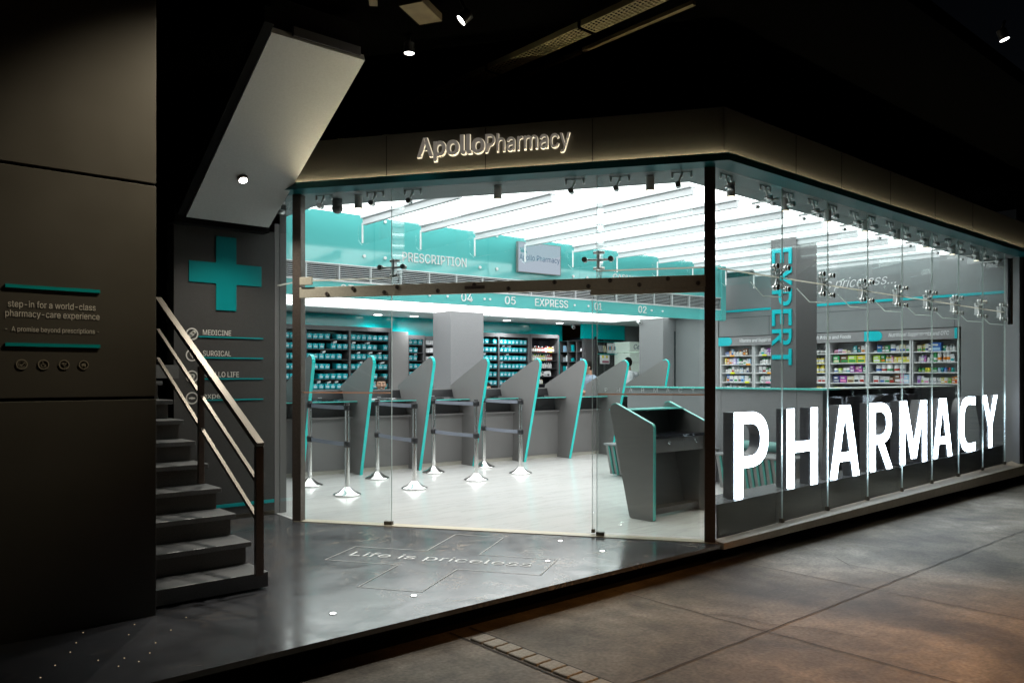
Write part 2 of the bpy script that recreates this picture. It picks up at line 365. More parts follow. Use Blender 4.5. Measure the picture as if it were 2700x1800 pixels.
strip(mb, [(4.38, 3.1), (4.5, 2.95), (4.52, 2.7), (4.66, 2.45), (4.7, 2.2)], .006, GZ + .005)
strip(mb, [(6.35, 2.64), (6.45, 2.9), (6.42, 3.1), (6.6, 3.3)], .006, GZ + .005)
struct('paving_joints', mb, 'joint')
mb = MB(); yy = 3.72; k = 0
proto = None
while yy > 1.8:
    ln = rnd.uniform(.095, .115); mb = MB(); mb.box(2.915 + rnd.uniform(0, .006), 3.04 - rnd.uniform(0, .006), yy - ln, yy, GZ - .03, GZ + .014)
    o = build('paving_stone', mb, 'stone', bevel=.008)
    tag(o, 'pale paving stone in the narrow strip across the concrete, %s from the kerb' % ordinal(k), 'paving stone', 'paving stones across the concrete')
    yy -= ln + .012; k += 1

mb = MB(); mb.prism([(-8, 3.815, -.03), (5.63, 3.815, -.03), (5.66, 3.93, -.03), (3.47, 7.16, -.03), (3.5, 7.66, -.03), (3.5, 9.4, -.03), (-8, 9.4, -.03)], (0, 0, .03))
o = struct('platform', mb, 'marble')
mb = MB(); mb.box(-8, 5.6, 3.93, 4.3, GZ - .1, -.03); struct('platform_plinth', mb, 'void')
mb = MB(); mb.prism([(5.66, 3.93, -.05), (13.3, 3.93, -.05), (14.6, 3.93, -.05), (14.6, 15, -.05), (3.5, 15, -.05), (3.5, 7.66, -.05), (3.47, 7.16, -.05)], (0, 0, .052))
struct('shop_floor', mb, 'floor')
mb = MB()
mb.obox(FR, -.03, 3.93, -.08, .05, -.02, .006); struct('threshold', mb, mat('pale_threshold', (.62, .55, .42), .35))

# ledge below the long glass front rises slightly to the right
def led(x): return .02 + max(0, x - 5.7) * .0165
mb = MB(); xa, xb = 5.66, 13.55
mb.hexa([(xa, 3.80, -.045), (xb, 3.81, -.05), (xb, 3.97, -.05), (xa, 3.92, -.045), (xa, 3.80, .012), (xb, 3.81, .09), (xb, 3.97, led(xb) - .002), (xa, 3.92, led(xa))])
tag(build('stone_ledge', mb, mat('pale_stone_ledge', (.42, .37, .29), .45, var=.1, vscale=20), bevel=.006), 'long pale stone ledge running under the glass front and lit letters', 'ledge')
mb = MB(); mb.box(5.6, 13.55, 4.02, 4.35, GZ - .1, -.05); struct('ledge_plinth', mb, 'void')

# ------------------------------------------------------------------ left dark wall
W = thing('clad_wall', 'tall dark brown clad wall with white slogan lettering at left', 'wall', (.2, 4.86, 0))
mb = MB()
for z0, z1 in ((0, 1.265), (1.282, 2.51), (2.526, 4.4)): mb.box(-4, 1.483, 4.866, 5.02, z0, z1)
build('cladding', mb, 'dwall', W, bevel=.003)
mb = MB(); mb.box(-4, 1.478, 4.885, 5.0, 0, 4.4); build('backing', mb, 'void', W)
for z in (1.872, 1.565):
    mb = MB(); mb.box(.728, 1.181, 4.855, 4.867, z - .008, z + .010); build('accent_line', mb, 'teal', W)
UX, UZ = (1, 0, 0), (0, 0, 1)
mb = MB(); mb.text('step-in for a world-class', (.741, 4.864, 1.764), UX, UZ, .034, .418, .0015, bold=.003); mb.text('pharmacy-care experience', (.729, 4.864, 1.714), UX, UZ, .034, .45, .0015, bold=.003)
mb.text('-  A promise beyond prescriptions -', (.729, 4.864, 1.636), UX, UZ, .025, .447, .002)
build('lettering', mb, 'offwhite', W)
def icon(kind, c, r, parent, m='offwhite', y=None):
    mb = MB(); c = V(c); P = lambda x, z: c + V((x * r, 0, z * r))
    mb.ring(c, r * .8, r, X0, Z0, .003)
    def bar(a, b, wd=.13):
        a, b = P(*a), P(*b); d = (b - a).normalized(); n = V((-d.z, 0, d.x)) * wd * r * .5
        mb.prism([a - n, b - n, b + n, a + n], (0, -.003, 0))
    if kind == 'tick': bar((-.4, .05), (-.08, -.3)); bar((-.1, -.3), (.45, .35)); mb.ring(c, r * .55, r * .62, X0, Z0, .002)
    if kind == 'chair':
        mb.ring(P(-.05, -.18), r * .27, r * .38, X0, Z0, .003); bar((-.1, .45), (-.05, .0)); bar((-.05, .02), (.3, .02)); bar((.28, .02), (.42, -.4)); mb.ring(P(-.1, .55), 0.001, r * .12, X0, Z0, .003)
    if kind == 'wifi':
        for q in (.25, .45, .65):
            pts = [(q * math.cos(R(t)), q * math.sin(R(t)) - .3) for t in range(45, 136, 15)]
            for a, b in zip(pts[:-1], pts[1:]): bar(a, b, .12)
        mb.ring(P(0, -.32), .001, r * .1, X0, Z0, .003)
    if kind == 'car':
        bar((-.45, -.05), (.45, -.05), .4); bar((-.3, .25), (.3, .25), .14); bar((-.45, -.05), (-.28, .28)); bar((.45, -.05), (.28, .28)); bar((-.35, -.35), (-.2, -.35), .2); bar((.2, -.35), (.35, -.35), .2)
    if kind == 'pill': bar((-.3, -.3), (.3, .3), .62); mb.ring(P(.3, .3), .001, r * .31, X0, Z0, .003); mb.ring(P(-.3, -.3), .001, r * .31, X0, Z0, .003)
    if kind == 'scope': bar((-.3, .4), (-.2, -.1)); bar((.3, .4), (.2, -.1)); bar((-.2, -.1), (.2, -.1)); bar((0, -.1), (.1, -.5))
    if kind == 'face': mb.ring(P(-.12, 0), r * .3, r * .42, X0, Z0, .003); mb.ring(P(.15, .1), r * .22, r * .33, X0, Z0, .003); bar((-.3, -.4), (.35, -.3))
    if kind == 'hands': bar((-.5, -.05), (.0, .08), .2); bar((.5, -.05), (.0, .08), .2); bar((-.2, -.15), (.25, -.12), .12)
    return build('icon', mb, m, parent)
M['dimtext'] = mat('dim_beige_icon', (.28, .25, .19), .5)
for kd, x, r in (('tick', .804, .027), ('chair', .904, .027), ('wifi', 1.003, .026), ('car', 1.099, .025)): icon(kd, (x, 4.864, 1.462), r, W, 'dimtext')

# ------------------------------------------------------------------ stairs, going up away from the street
S = thing('staircase', 'narrow granite staircase climbing behind the dark slogan wall', 'staircase', (1.75, 5.5, 0))
NT = 9
for k in range(NT):
    zt = .115 + .155 * k; yf = 4.985 + .268 * k
    mb = MB(); mb.box(1.2, 2.225, yf, yf + .31, zt - (.1 if k == 0 else .035), zt); build('tread', mb, 'tread', S, bevel=.005)
    if k < NT - 1:
        mb = MB(); mb.box(1.2, 2.195, yf + .30, yf + .33, zt + .0005, zt + .1195); build('riser', mb, 'riser', S)
mb = MB(); mb.prism([(2.19, 5.34, .02), (2.19, 7.5, .02), (2.19, 7.5, 1.3), (2.19, 5.34, .06)], (-.96, 0, 0)); build('string', mb, 'riser', S)
mb = MB(); mb.box(1.2, 2.45, 7.4, 8.6, 1.38, 1.5); build('landing', mb, 'tread', S)
H = thing('handrail', 'square section steel handrail with two lower rails beside the stairs', 'handrail', (2.15, 4.95, .115))
def slopebar(y0, z0, y1, z1, hw, hh, x=2.13):
    mb = MB(); d = V((0, y1 - y0, z1 - z0)).normalized(); n = V((0, -d.z, d.y)) * hh
    a, b = V((x, y0, z0)), V((x, y1, z1)); ux = V((hw, 0, 0))
    mb.hexa([a - ux - n, a + ux - n, b + ux - n, b - ux - n, a - ux + n, a + ux + n, b + ux + n, b - ux + n]); return mb
build('top_rail', slopebar(4.9, .955, 6.95, 2.045, .026, .018), 'steel', H, bevel=.002)
for dz in (-.245, -.485): build('lower_rail', slopebar(4.95, .967 + dz, 6.95, 2.03 + dz, .014, .012), 'steel', H, bevel=.002)
mb = MB(); mb.box(2.104, 2.156, 4.9, 4.935, .118, .945); build('post', mb, 'dsteel', H, bevel=.002)
mb = MB(); mb.box(2.108, 2.15, 5.93, 5.965, .6, 1.47); build('post', mb, 'dsteel', H, bevel=.002)

# upper flight seen from below
U = thing('upper_stair_flight', 'pale grey underside of the upper stair flight with one round lamp', 'staircase', (2.9, 6.5, 3.3))
ya, za, yb, zb = 7.5, 2.87, 5.66, 3.975
sl = (zb - za) / (yb - ya)
mb = MB(); mb.prism([(2.55, ya, za), (2.55, yb, zb), (2.55, yb + .02, zb + .05), (2.55, ya, za + .05)], (.80, 0, 0)); build('soffit_panel', mb, 'stair_soffit', U)
mb = MB(); mb.prism([(2.47, ya + .03, za), (2.47, yb - .06, zb + .04), (2.47, yb - .06, zb + .16), (2.47, ya + .03, za + .14)], (.075, 0, 0)); mb.prism([(2.56, ya + .005, za + .052), (2.56, yb + .04, zb + .055), (2.56, yb + .04, zb + .3), (2.56, ya + .005, za + .3)], (.76, 0, 0))
build('flight_edge', mb, 'void', U)
mb = MB(); mb.box(2.45, 3.36, ya + .006, ya + .2, za - .05, za + .4); build('flight_base', mb, 'void', U)
mb = MB(); mb.box(2.72, 3.3, yb - .02, yb + .018, zb + .02, zb + .09); build('end_bracket', mb, 'lam_dark', U)
nrm = V((0, sl, -1)).normalized()
if nrm.z > 0: nrm = -nrm
pc = V((2.87, 6.98, za + sl * (6.98 - ya)))
L1 = build('soffit_lamp', (lambda m_: (m_.tube(pc, pc + nrm * .025, .048, n=24), m_)[1])(MB()), 'dsteel', U)
mb = MB(); mb.tube(pc + nrm * .0255, pc + nrm * .028, .036, n=24); build('lamp_lens', mb, 'lens', L1)
spot('soffit_light', pc + nrm * .05, pc + nrm * .05 + V((0, -.15, -1)), 110, (1, .95, .85), 120, .8, .04, U)

# ------------------------------------------------------------------ sign wall with the cross
SW = thing('sign_wall', 'dark grey sign wall with teal cross and service list', 'wall', (3.0, 7.65, 0))
mb = MB(); mb.box(2.49, 3.478, 7.655, 7.85, .0, 2.86); build('cladding', mb, 'dwall2', SW)
mb = MB(); mb.box(3.484, 3.536, 7.66, 7.85, 0, 2.95); mb.box(3.542, 3.61, 7.66, 7.85, 0, 3.2); build('side_return', mb, 'lam', SW)
mb = MB(); cx, cz, a, h_ = 2.981, 2.395, .1, .357
pts = [(cx - a, cz + h_), (cx - a, cz + a), (cx - h_, cz + a), (cx - h_, cz - a), (cx - a, cz - a), (cx - a, cz - h_), (cx + a, cz - h_), (cx + a, cz - a), (cx + h_, cz - a), (cx + h_, cz + a), (cx + a, cz + a), (cx + a, cz + h_)]
mb.prism([(x, 7.656, z) for x, z in pts], (0, -.012, 0)); build('cross', mb, mat('teal_cross', (.0, .27, .28), .35), SW)
for z, tx, wd, kd in ((1.77, 'MEDICINE', .274, 'pill'), (1.570, 'SURGICAL', .272, 'scope'), (1.367, 'APOLLO LIFE', .352, 'face'), (1.163, 'expert', .225, 'hands')):
    mb = MB(); mb.box(2.715, 3.357, 7.645, 7.656, z, z + .011); build('accent_line', mb, 'teal', SW)
    mb = MB(); mb.text(tx, (2.757, 7.652, z + .023), UX, UZ, .050, wd, .002, bold=.004); build('lettering', mb, 'offwhite', SW)
    icon(kd, (2.655, 7.652, z + .028), .058, SW)
mb = MB(); mb.box(2.49, 3.474, 7.645, 7.656, .12, .152); build('accent_line', mb, 'teal', SW)
mb = MB(); mb.box(2.49, 3.474, 7.64, 7.656, .002, .04); build('skirting', mb, 'steel', SW)

# ------------------------------------------------------------------ fascia band above the glass
FA = thing('fascia', 'dark fascia band wrapping the corner above the glass with lit shop name', 'fascia', (5.5, 3.9, 3.15))
# corner points of offset lines: entrance line offset o, street line y = YW - o
def corner(o):
    # FR(s,o).y = YW-o
    s = (YW - o - (A + OUT * o).y) / DF.y
    return (A + OUT * o + DF * s)
def band(o0, o1, z0, z1, s_end=3.99, x_end=13.42, cut=0):
    m_ = MB(); c0, c1 = corner(o0), corner(o1); e0, e1 = FR(s_end, o0, 0), FR(s_end, o1, 0)
    m_.hexa([p + Z0 * z for z in (z0, z1) for p in (e0, c0, c1, e1)])
    r0, r1 = V((x_end, YW - o0, 0)), V((x_end, YW - o1, 0))
    m_.hexa([p + Z0 * z for z in (z0, z1) for p in (c0, r0, r1, c1)]); return m_
build('fascia_panel', band(-.1, .155, 3.212, 3.61), 'fascia', FA)
build('teal_beam', band(.02, .225, 3.152, 3.205), 'teal_beam', FA, bevel=.002)
mb = band(.160, .172, 3.2055, 3.211); build('light_strip', mb, 'cove', FA)
mb = band(.19, .225, 3.2055, 3.216); build('strip_shield', mb, 'teal_beam', FA)
for s_ in (2.914, 1.965, 1.009): mb = MB(); mb.obox(FR, s_ - .003, s_ + .003, .15, .157, 3.215, 3.60); build('panel_seam', mb, 'void', FA)
for x in (6.73, 7.6, 8.7, 9.9, 11.1): mb = MB(); mb.box(x - .003, x + .003, YW - .157, YW - .15, 3.215, 3.6); build('panel_seam', mb, 'void', FA)
wA = -DF
mb = MB(); o_ = FR(2.6, .175, 3.378); wd = mb.text('Apollo', o_, wA, UZ, .160, .635, .02, bold=.022)
mb.text('Pharmacy', FR(1.955, .175, 3.372), wA, UZ, .157, .755, .02, bold=.004)
nl = build('lettering', mb, 'glowing_metal_letter', FA)
mb = MB(); mb.text('Apollo', FR(2.603, .165, 3.376), wA, UZ, .162, .641, .0085, bold=.032); mb.text('Pharmacy', FR(1.958, .165, 3.370), wA, UZ, .159, .761, .0085, bold=.010)
build('letter_glow', mb, 'halo', FA)
# soffit ring behind the fascia
mb = MB(); c0 = corner(.02); e0 = FR(4.0, .02, 0); i1, i2, i3 = V((3.86, 7.5, 0)), V((5.92, 4.34, 0)), V((13.3, 4.40, 0))
lft = V((3.5, 7.65, 0))
for q in ([e0, c0, i2, i1], [c0, V((13.4, YW - .02, 0)), i3, i2]): mb.hexa([p + Z0 * z for z in (3.152, 3.30) for p in q])
mb.hexa([p + Z0 * z for z in (3.152, 3.30) for p in (e0, i1, V((3.86, 8.3, 0)), V((3.5, 8.3, 0)))])
build('soffit', mb, 'soffit', FA)
mb = MB(); mb.add([(x, y, 3.63) for x, y in ((3.4, 7.3), (5.6, 3.9), (13.4, 3.9), (13.4, 8.2), (3.4, 8.2))], [(0, 1, 2, 3, 4)]); mb.add([(3.3, 8.15, 4.05), (15, 8.15, 4.05), (15, 15.2, 4.05), (3.3, 15.2, 4.05)], [(0, 1, 2, 3)]); mb.add([(3.3, 8.18, 3.6), (15, 8.18, 3.6), (15, 8.18, 4.05), (3.3, 8.18, 4.05)], [(0, 1, 2, 3)])
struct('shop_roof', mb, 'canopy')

# ------------------------------------------------------------------ luminous ceiling with glass fins
mb = MB(); mb.prism([(3.9, 7.5, 3.30), (5.93, 4.36, 3.30), (13.28, 4.42, 3.30), (13.28, 7.82, 3.30), (4.0, 8.28, 3.30)], (0, 0, .02))
struct('luminous_ceiling', mb, 'lum')
mb = MB(); mb.box(3.7, 13.4, 8.35, 9.3, 3.92, 3.94); struct('cove_ceiling', mb, emis('cove_light', (.95, 1, 1), 4.5))
fins = [(4.86, 6.35, 8.23), (5.66, 5.84, 8.18), (6.5, 4.72, 8.15), (7.35, 4.76, 8.1), (8.24, 4.74, 8.05), (9.15, 4.75, 8.0), (10.06, 4.75, 7.95), (10.95, 4.75, 7.92), (11.85, 4.75, 7.88), (12.7, 4.75, 7.86)]
for k, (x, y0, y1) in enumerate(fins):
    f = thing('ceiling_fin', 'white beam with hanging clear glass fin under the luminous ceiling, %s from the left' % ordinal(k), 'ceiling beam', (x, y0, 3.3), 'white beams under the luminous ceiling')
    mb = MB(); mb.box(x - .05, x + .05, y0, y1, 3.262, 3.299); mb.box(x - .022, x + .022, y0 + .002, y1 - .002, 3.19, 3.2615); build('beam', mb, 'finbeam', f)
    mb = MB(); mb.prism([(x - .005, y0 + .0, 3.189), (x - .005, y0 + .0, 3.0), (x - .005, y1 + .05, 2.96), (x - .005, y1 + .14, 3.03), (x - .005, y1 + .14, 3.189)], (.01, 0, 0)); build('glass_plate', mb, 'finglass', f)
    mb = MB(); mb.box(x - .008, x + .008, y1 + .03, y1 + .045, 2.98, 3.22); build('hanger', mb, 'white', f)

# ------------------------------------------------------------------ entrance front: posts, rail, panes
def front_post(s, label):
    mb = MB(); mb.obox(FR, s - .045, s + .045, -.045, .045, .004, 3.15); o = build('steel_post', mb, 'dsteel', bevel=.004)
    tag(o, label, 'post')
front_post(.035, 'dark steel corner post between the entrance and the lit letters'); front_post(3.90, 'dark steel post at the left end of the entrance glass')

def patch(mb, fr, s, zt, dirn=1):
    """small bolt fitting under the soffit with a drooping arm"""
    mb.obox(fr, s - .09, s + .09, -.06, -.05, zt - .01, zt + .0)
    for q in (-.08, .0, .08): mb.tube(fr(s + q, -.055, zt), fr(s + q, -.055, zt - .05), .011, n=10)
    mb.tube(fr(s, -.055, zt - .01), fr(s + .03, -.05, zt - .10), .009, n=8)
    mb.tube(fr(s + .03, -.07, zt - .11), fr(s + .03, -.005, zt - .11), .024, n=14)
def arm(mb, fr, c, d):
    c0 = fr(*c); c1 = fr(c[0] + d[0], -.02, c[2] + d[1])
    mb.tube(c0, c1, .012, .008, n=8)
    mb.tube(fr(c[0] + d[0], -.035, c[2] + d[1]), fr(c[0] + d[0], -.002, c[2] + d[1]), .024, n=14)
    mb.tube(fr(c[0] + d[0], .006, c[2] + d[1]), fr(c[0] + d[0], .018, c[2] + d[1]), .024, n=14)
def spider(fr, s, z, arms):
    mb = MB(); mb.obox(fr, s - .012, s + .012, -.10, -.03, z - .08, z + .08)
    for q in (-.07, .07): mb.tube(fr(s - .05, -.08, z + q), fr(s + .05, -.08, z + q), .013, n=10)
    for d in arms: arm(mb, fr, (s, -.05, z), d)
    return mb
def pane(mb, fr, s0, s1, z0, z1, th=.012):
    mb.m = 0; mb.obox(fr, s0, s1, -.006, .006, z0, z1)
def edge(mb, fr, s, z0, z1, wd=.003):
    mb.obox(fr, s - wd / 2, s + wd / 2, -.0065, .0065, z0, z1)
FX = lambda s, o, z: V((s, YW - o, z))     # long front: s = x, o outward

def bay(label, group, loc, fr, panes, edges, extra=None):
    t = thing('glass_bay', label, 'glass panel', loc, group)
    mb = MB()
    for (a, b, z0, z1) in panes: pane(mb, fr, a, b, z0, z1)
    build('pane', mb, 'glass', t)
    if edges:
        mb = MB()
        for (s, z0, z1) in edges: edge(mb, fr, s, z0, z1)
        build('pane_edge', mb, 'glassedge', t)
    return t
GF = 'glass panes of the entrance front'
# right fixed pane with etched letters
t = bay('fixed entrance pane with etched capitals and peach stripe beside corner post', GF, FR(.53, 0, 0), FR, [(.08, .99, .012, 2.31), (.08, .99, 2.325, 3.15)], [(.994, .012, 3.15)])
mb = MB(); mb.obox(FR, .075, 1.0, .0, .007, 2.311, 2.324); build('joint_strip', mb, 'seal', t)
mb = MB(); mb.obox(FR, .08, .985, .0065, .0085, 1.236, 1.248); build('peach_stripe', mb, 'bronze_line', t)
mb = MB()
for k, ch in enumerate('PHARMACY'): mb.text(ch, FR(.925 - k * .105, .0067, 1.262), wA, UZ, .036, None, .0015)
build('lettering', mb, 'etch', t)
mb = MB(); mb.obox(FR, .93, 1.0, -.02, .02, .006, .04); build('floor_clamp', mb, 'steel', t)
for s_ in (.8, .27): mb = MB(); patch(mb, FR, s_, 3.148); build('top_fitting', mb, 'fit', t)
def front_fin(s, t):
    mb = MB(); mb.prism([FR(s - .006, -.012, 3.15), FR(s - .006, -.012, 2.23), FR(s - .006, -.20, 2.25), FR(s - .006, -.30, 2.45), FR(s - .006, -.30, 3.15)], DF * .012); build('glass_fin', mb, 'finglass', t)
    build('spider_bracket', spider(FR, s, 2.42, [(.115, 0), (-.115, 0)]), 'fit', t)
front_fin(.988, t)
# open doorway with a transom pane above the rail
t = bay('wide transom pane over the open sliding doorway', GF, FR(1.96, 0, 2.2), FR, [(1.0, 2.925, 2.15, 3.15)], [])
for s_ in (2.74, 1.2): mb = MB(); patch(mb, FR, s_, 3.148); build('top_fitting', mb, 'fit', t)
# sliding door leaf parked behind the right pane
FRi = lambda s, o, z: FR(s, o - .06, z)
t = bay('clear sliding door leaf parked behind the etched right pane', GF, FRi(.57, 0, 0), FRi, [(.12, 1.04, .03, 2.14)], [(1.045, .03, 2.14)])
mb = MB(); mb.obox(FRi, 1.02, 1.05, -.02, .02, .02, .05); build('floor_guide', mb, 'steel', t)
# left fixed pane
t = bay('fixed left entrance pane with peach stripe beside the left post', GF, FR(3.4, 0, 0), FR, [(2.932, 3.86, .012, 2.31), (2.932, 3.86, 2.325, 3.15)], [(2.929, .012, 3.15)])
mb = MB(); mb.obox(FR, 2.93, 3.86, .0, .007, 2.311, 2.324); build('joint_strip', mb, 'seal', t)
mb = MB(); mb.obox(FR, 2.935, 3.86, .0065, .0085, 1.236, 1.248); build('peach_stripe', mb, 'bronze_line', t)
mb = MB(); mb.obox(FR, 2.92, 3.0, -.02, .02, .006, .04); build('floor_clamp', mb, 'steel', t)
for s_ in (3.66, 3.12): mb = MB(); patch(mb, FR, s_, 3.148); build('top_fitting', mb, 'fit', t); front_fin(2.931, t)
# short return pane to the sign wall
FL = lambda s, o, z: V((3.5 + o + (s - 7.2) * .02, s, z))
t = bay('narrow glass return between the left post and the sign wall', GF, (3.51, 7.4, 0), FL, [(7.19, 7.64, .012, 2.31), (7.19, 7.64, 2.325, 3.15)], [])
mb = MB(); mb.obox(FL, 7.19, 7.64, -.007, .007, 2.311, 2.324); build('joint_strip', mb, 'seal', t)
mb = MB(); patch(mb, FL, 7.45, 3.148); build('top_fitting', mb, 'fit', t)
# sliding door beam
RB = thing('door_rail', 'champagne metal sliding door beam with round bolts across the entrance', 'door rail', FR(1.95, .05, 2.15))
mb = MB(); mb.obox(FR, .07, 3.865, .012, .05, 2.148, 2.25); build('beam', mb, 'rail', RB, bevel=.003)
mb = MB(); mb.obox(FR, .07, 1.045, .012, .045, 2.105, 2.146); build('lower_track', mb, 'rail', RB, bevel=.003)
for k, s_ in enumerate((3.57, 3.3, 2.98, 2.85, 2.45, 2.1, 1.78, 1.36, 1.06, .87, .62, .38, .13)):
    mb = MB(); c_ = FR(s_, .05, 2.225 if k % 2 else 2.18); mb.tube(c_, c_ + OUT * .012, .019, n=18); mb.m = 1; mb.obox(lambda a, b, c: c_ + DF * a + OUT * (b + .0122) + Z0 * c, -.003, .003, 0, .001, -.017, .017); build('bolt', mb, ['dsteel', 'black'], RB)
mb = MB(); mb.obox(FR, 2.0, 2.19, .0505, .068, 2.185, 2.215); build('sensor_box', mb, 'dsteel', RB, bevel=.003)
mb = MB(); mb.obox(FR, 3.72, 3.85, .051, .075, 2.27, 2.345); build('end_block', mb, 'rail', RB, bevel=.003)

# ------------------------------------------------------------------ long glass front, one bay in front of each letter
JX = [5.73, 6.757, 7.626, 8.503, 9.367, 10.217, 11.07, 11.93, 12.80]
names8 = ['letter P', 'letter H', 'first letter A', 'letter R', 'letter M', 'second letter A', 'letter C', 'letter Y']
for k in range(8):
    a, b = JX[k], JX[k + 1]; zl = led((a + b) / 2) + .012
    t = bay('tall frameless glass bay in front of the lit %s' % names8[k], 'glass bays of the long front', ((a + b) / 2, YW, zl), FX, [(a + .004, b - .004, zl, 2.305), (a + .004, b - .004, 2.318, 3.15)], [(b, zl, 3.15)])
    mb = MB(); mb.obox(FX, a, b, -.005, .0075, 2.306, 2.317); build('joint_strip', mb, 'seal', t)
    mb = MB(); mb.prism([(b - .006, 3.917, 3.15), (b - .006, 3.917, 2.14), (b - .006, 4.10, 2.16), (b - .006, 4.24, 2.31), (b - .006, 4.24, 3.15)], (.012, 0, 0)); fin = build('glass_fin', mb, 'finglass', t)
    mb = MB()
    e = [(4.24, 2.31), (4.10, 2.16), (3.92, 2.14)]
    for p, q in zip(e[:-1], e[1:]): mb.tube((b, p[0], p[1] - .003), (b, q[0], q[1] - .003), .005, n=6)
    build('fin_edge', mb, 'glassedge', t)
    build('spider_bracket', spider(FX, b, 2.315, [(.1, .1), (-.1, .1), (.1, -.1), (-.1, -.1)]), 'fit', t)
    for s_ in (a + .2, b - .2): mb = MB(); patch(mb, FX, s_, 3.148); build('top_fitting', mb, 'fit', t)
    mb = MB(); mb.tube((b, 3.95, 3.06), (b, 4.22, 3.06), .012, n=8); mb.tube((b - .03, 4.0, 3.02), (b + .03, 4.0, 3.02), .018, n=8); mb.tube((b - .03, 4.17, 3.02), (b + .03, 4.17, 3.02), .018, n=8)
    build('fin_clamp', mb, 'fit', t)
    mb = MB(); mb.obox(FX, b - .02, b + .02, -.02, .012, zl - .01, zl + .035); build('floor_clamp', mb, 'steel', t)

# ------------------------------------------------------------------ lit letters on a plinth
def lz(x): return .298 + (x - 6.1) * .0144
mb = MB(); segs = [5.80] + JX[1:8] + [12.98]
for k in range(8):
    a, b = segs[k] + .003, segs[k + 1] - .003; d_ = .012 * (k % 2)
    a2 = a + .40 if k == 0 else a
    mb.hexa([(a, 3.972, .003), (b, 3.972, .003), (b, 4.30 - d_, .003), (a2, 4.30 - d_, .003), (a, 3.972, lz(a)), (b, 3.972, lz(b)), (b, 4.30 - d_, lz(b)), (a2, 4.30 - d_, lz(a))])
tag(build('letter_plinth', mb, mat('plinth_laminate', (.14, .14, .15), .22, spec=.5)), 'long dark plinth carrying the lit letters behind the glass', 'plinth')
def arcpts(cx, cz, rx, rz, a0, a1, n=9, p=2.35):
    out = []
    for i in range(n + 1):
        t_ = R(a0 + (a1 - a0) * i / n); c, q = math.cos(t_), math.sin(t_)
        out.append((cx + rx * math.copysign(abs(c) ** (2 / p), c), cz + rz * math.copysign(abs(q) ** (2 / p), q)))
    return out
def glyph(ch):
    """pieces of a letter in the unit square: closed quads along each stroke"""
    def strip_(o, i): return [[o[k], o[k + 1], i[k + 1], i[k]] for k in range(len(o) - 1)]
    q = []
    if ch in 'PR':
        zb = .345 if ch == 'P' else .385; w_ = .97 if ch == 'R' else 1
        q.append([(0, 0), (.245, 0), (.245, 1), (0, 1)])
        o = [(.245, 1), (.44, 1)] + arcpts(.44, (1 + zb) / 2, w_ - .44, (1 - zb) / 2, 90, -90, 18) + [(.44, zb), (.245, zb)]
        i = [(.245, .865), (.44, .865)] + arcpts(.44, (.865 + zb + .135) / 2, w_ - .44 - .24, (.865 - zb - .135) / 2, 90, -90, 18) + [(.44, zb + .135), (.245, zb + .135)]
        q += strip_(o, i)
        if ch == 'R': q.append([(.36, zb), (.62, zb + .015), (1, 0), (.735, 0)])
    if ch == 'H': q = [[(0, 0), (.235, 0), (.235, 1), (0, 1)], [(.765, 0), (1, 0), (1, 1), (.765, 1)], [(.235, .44), (.765, .44), (.765, .575), (.235, .575)]]
    if ch == 'A':
        lx = lambda z: .185 + .0 * z; f = lambda z: .32 * z / 1.0   # outer edge
        q = [[(0, 0), (.225, 0), (.50, .86), (.50, 1), (.315, 1)], [(1, 0), (.775, 0), (.50, .86), (.50, 1), (.685, 1)], [(.225 + .275 * .22 / .86, .22), (.775 - .275 * .22 / .86, .22), (.775 - .275 * .345 / .86, .345), (.225 + .275 * .345 / .86, .345)]]
    if ch == 'M': q = [[(0, 0), (.175, 0), (.175, .70), (.175, 1), (0, 1)], [(1, 0), (.825, 0), (.825, .70), (.825, 1), (1, 1)], [(.175, 1), (.235, 1), (.50, .305), (.50, .07), (.40, .07), (.175, .70)], [(.825, 1), (.765, 1), (.50, .305), (.50, .07), (.60, .07), (.825, .70)]]
    if ch == 'C':
        o = [(1, .985), (.92, 1)] + arcpts(.62, .5, .62, .5, 75, 285, 26, 2.9) + [(.92, 0), (1, .015)]
        i = [(1, .845), (.92, .855)] + arcpts(.66, .5, .40, .36, 75, 285, 26, 2.9) + [(.92, .145), (1, .155)]
        q = strip_(o, i)
    if ch == 'E': q = [[(0, 0), (.26, 0), (.26, 1), (0, 1)], [(.26, 0), (1, 0), (1, .15), (.26, .15)], [(.26, .425), (.9, .425), (.9, .575), (.26, .575)], [(.26, .85), (1, .85), (1, 1), (.26, 1)]]
    if ch == 'T': q = [[(0, .85), (1, .85), (1, 1), (0, 1)], [(.37, 0), (.63, 0), (.63, .85), (.37, .85)]]
    if ch == 'X': q = [[(0, 0), (.29, 0), (.5, .37), (.5, .63), (.365, .51)], [(1, 0), (.635, .51), (.5, .63), (.5, .37), (.71, 0)], [(0, 1), (.365, .51), (.5, .63), (.29, 1)], [(1, 1), (.71, 1), (.5, .63), (.635, .51)]]
    if ch == 'Y': q = [[(.385, 0), (.625, 0), (.625, .40), (.385, .40)], [(0, 1), (.385, .40), (.505, .40), (.505, .56), (.26, 1)], [(1, 1), (.625, .40), (.505, .40), (.505, .56), (.745, 1)]]
    return q
LT = [('P', 6.116, 6.677), ('H', 7.01, 7.60), ('A', 7.86, 8.51), ('R', 8.76, 9.33), ('M', 9.54, 10.305), ('A', 10.50, 11.11), ('C', 11.38, 11.94), ('Y', 12.21, 12.80)]
lab = ['first and largest in view', 'with a crossbar, right of the P', 'between the H and the R', 'between the first A and the M', 'widest of the row, after the R', 'between the M and the C', 'round and open, before the Y', 'last at the far right end']
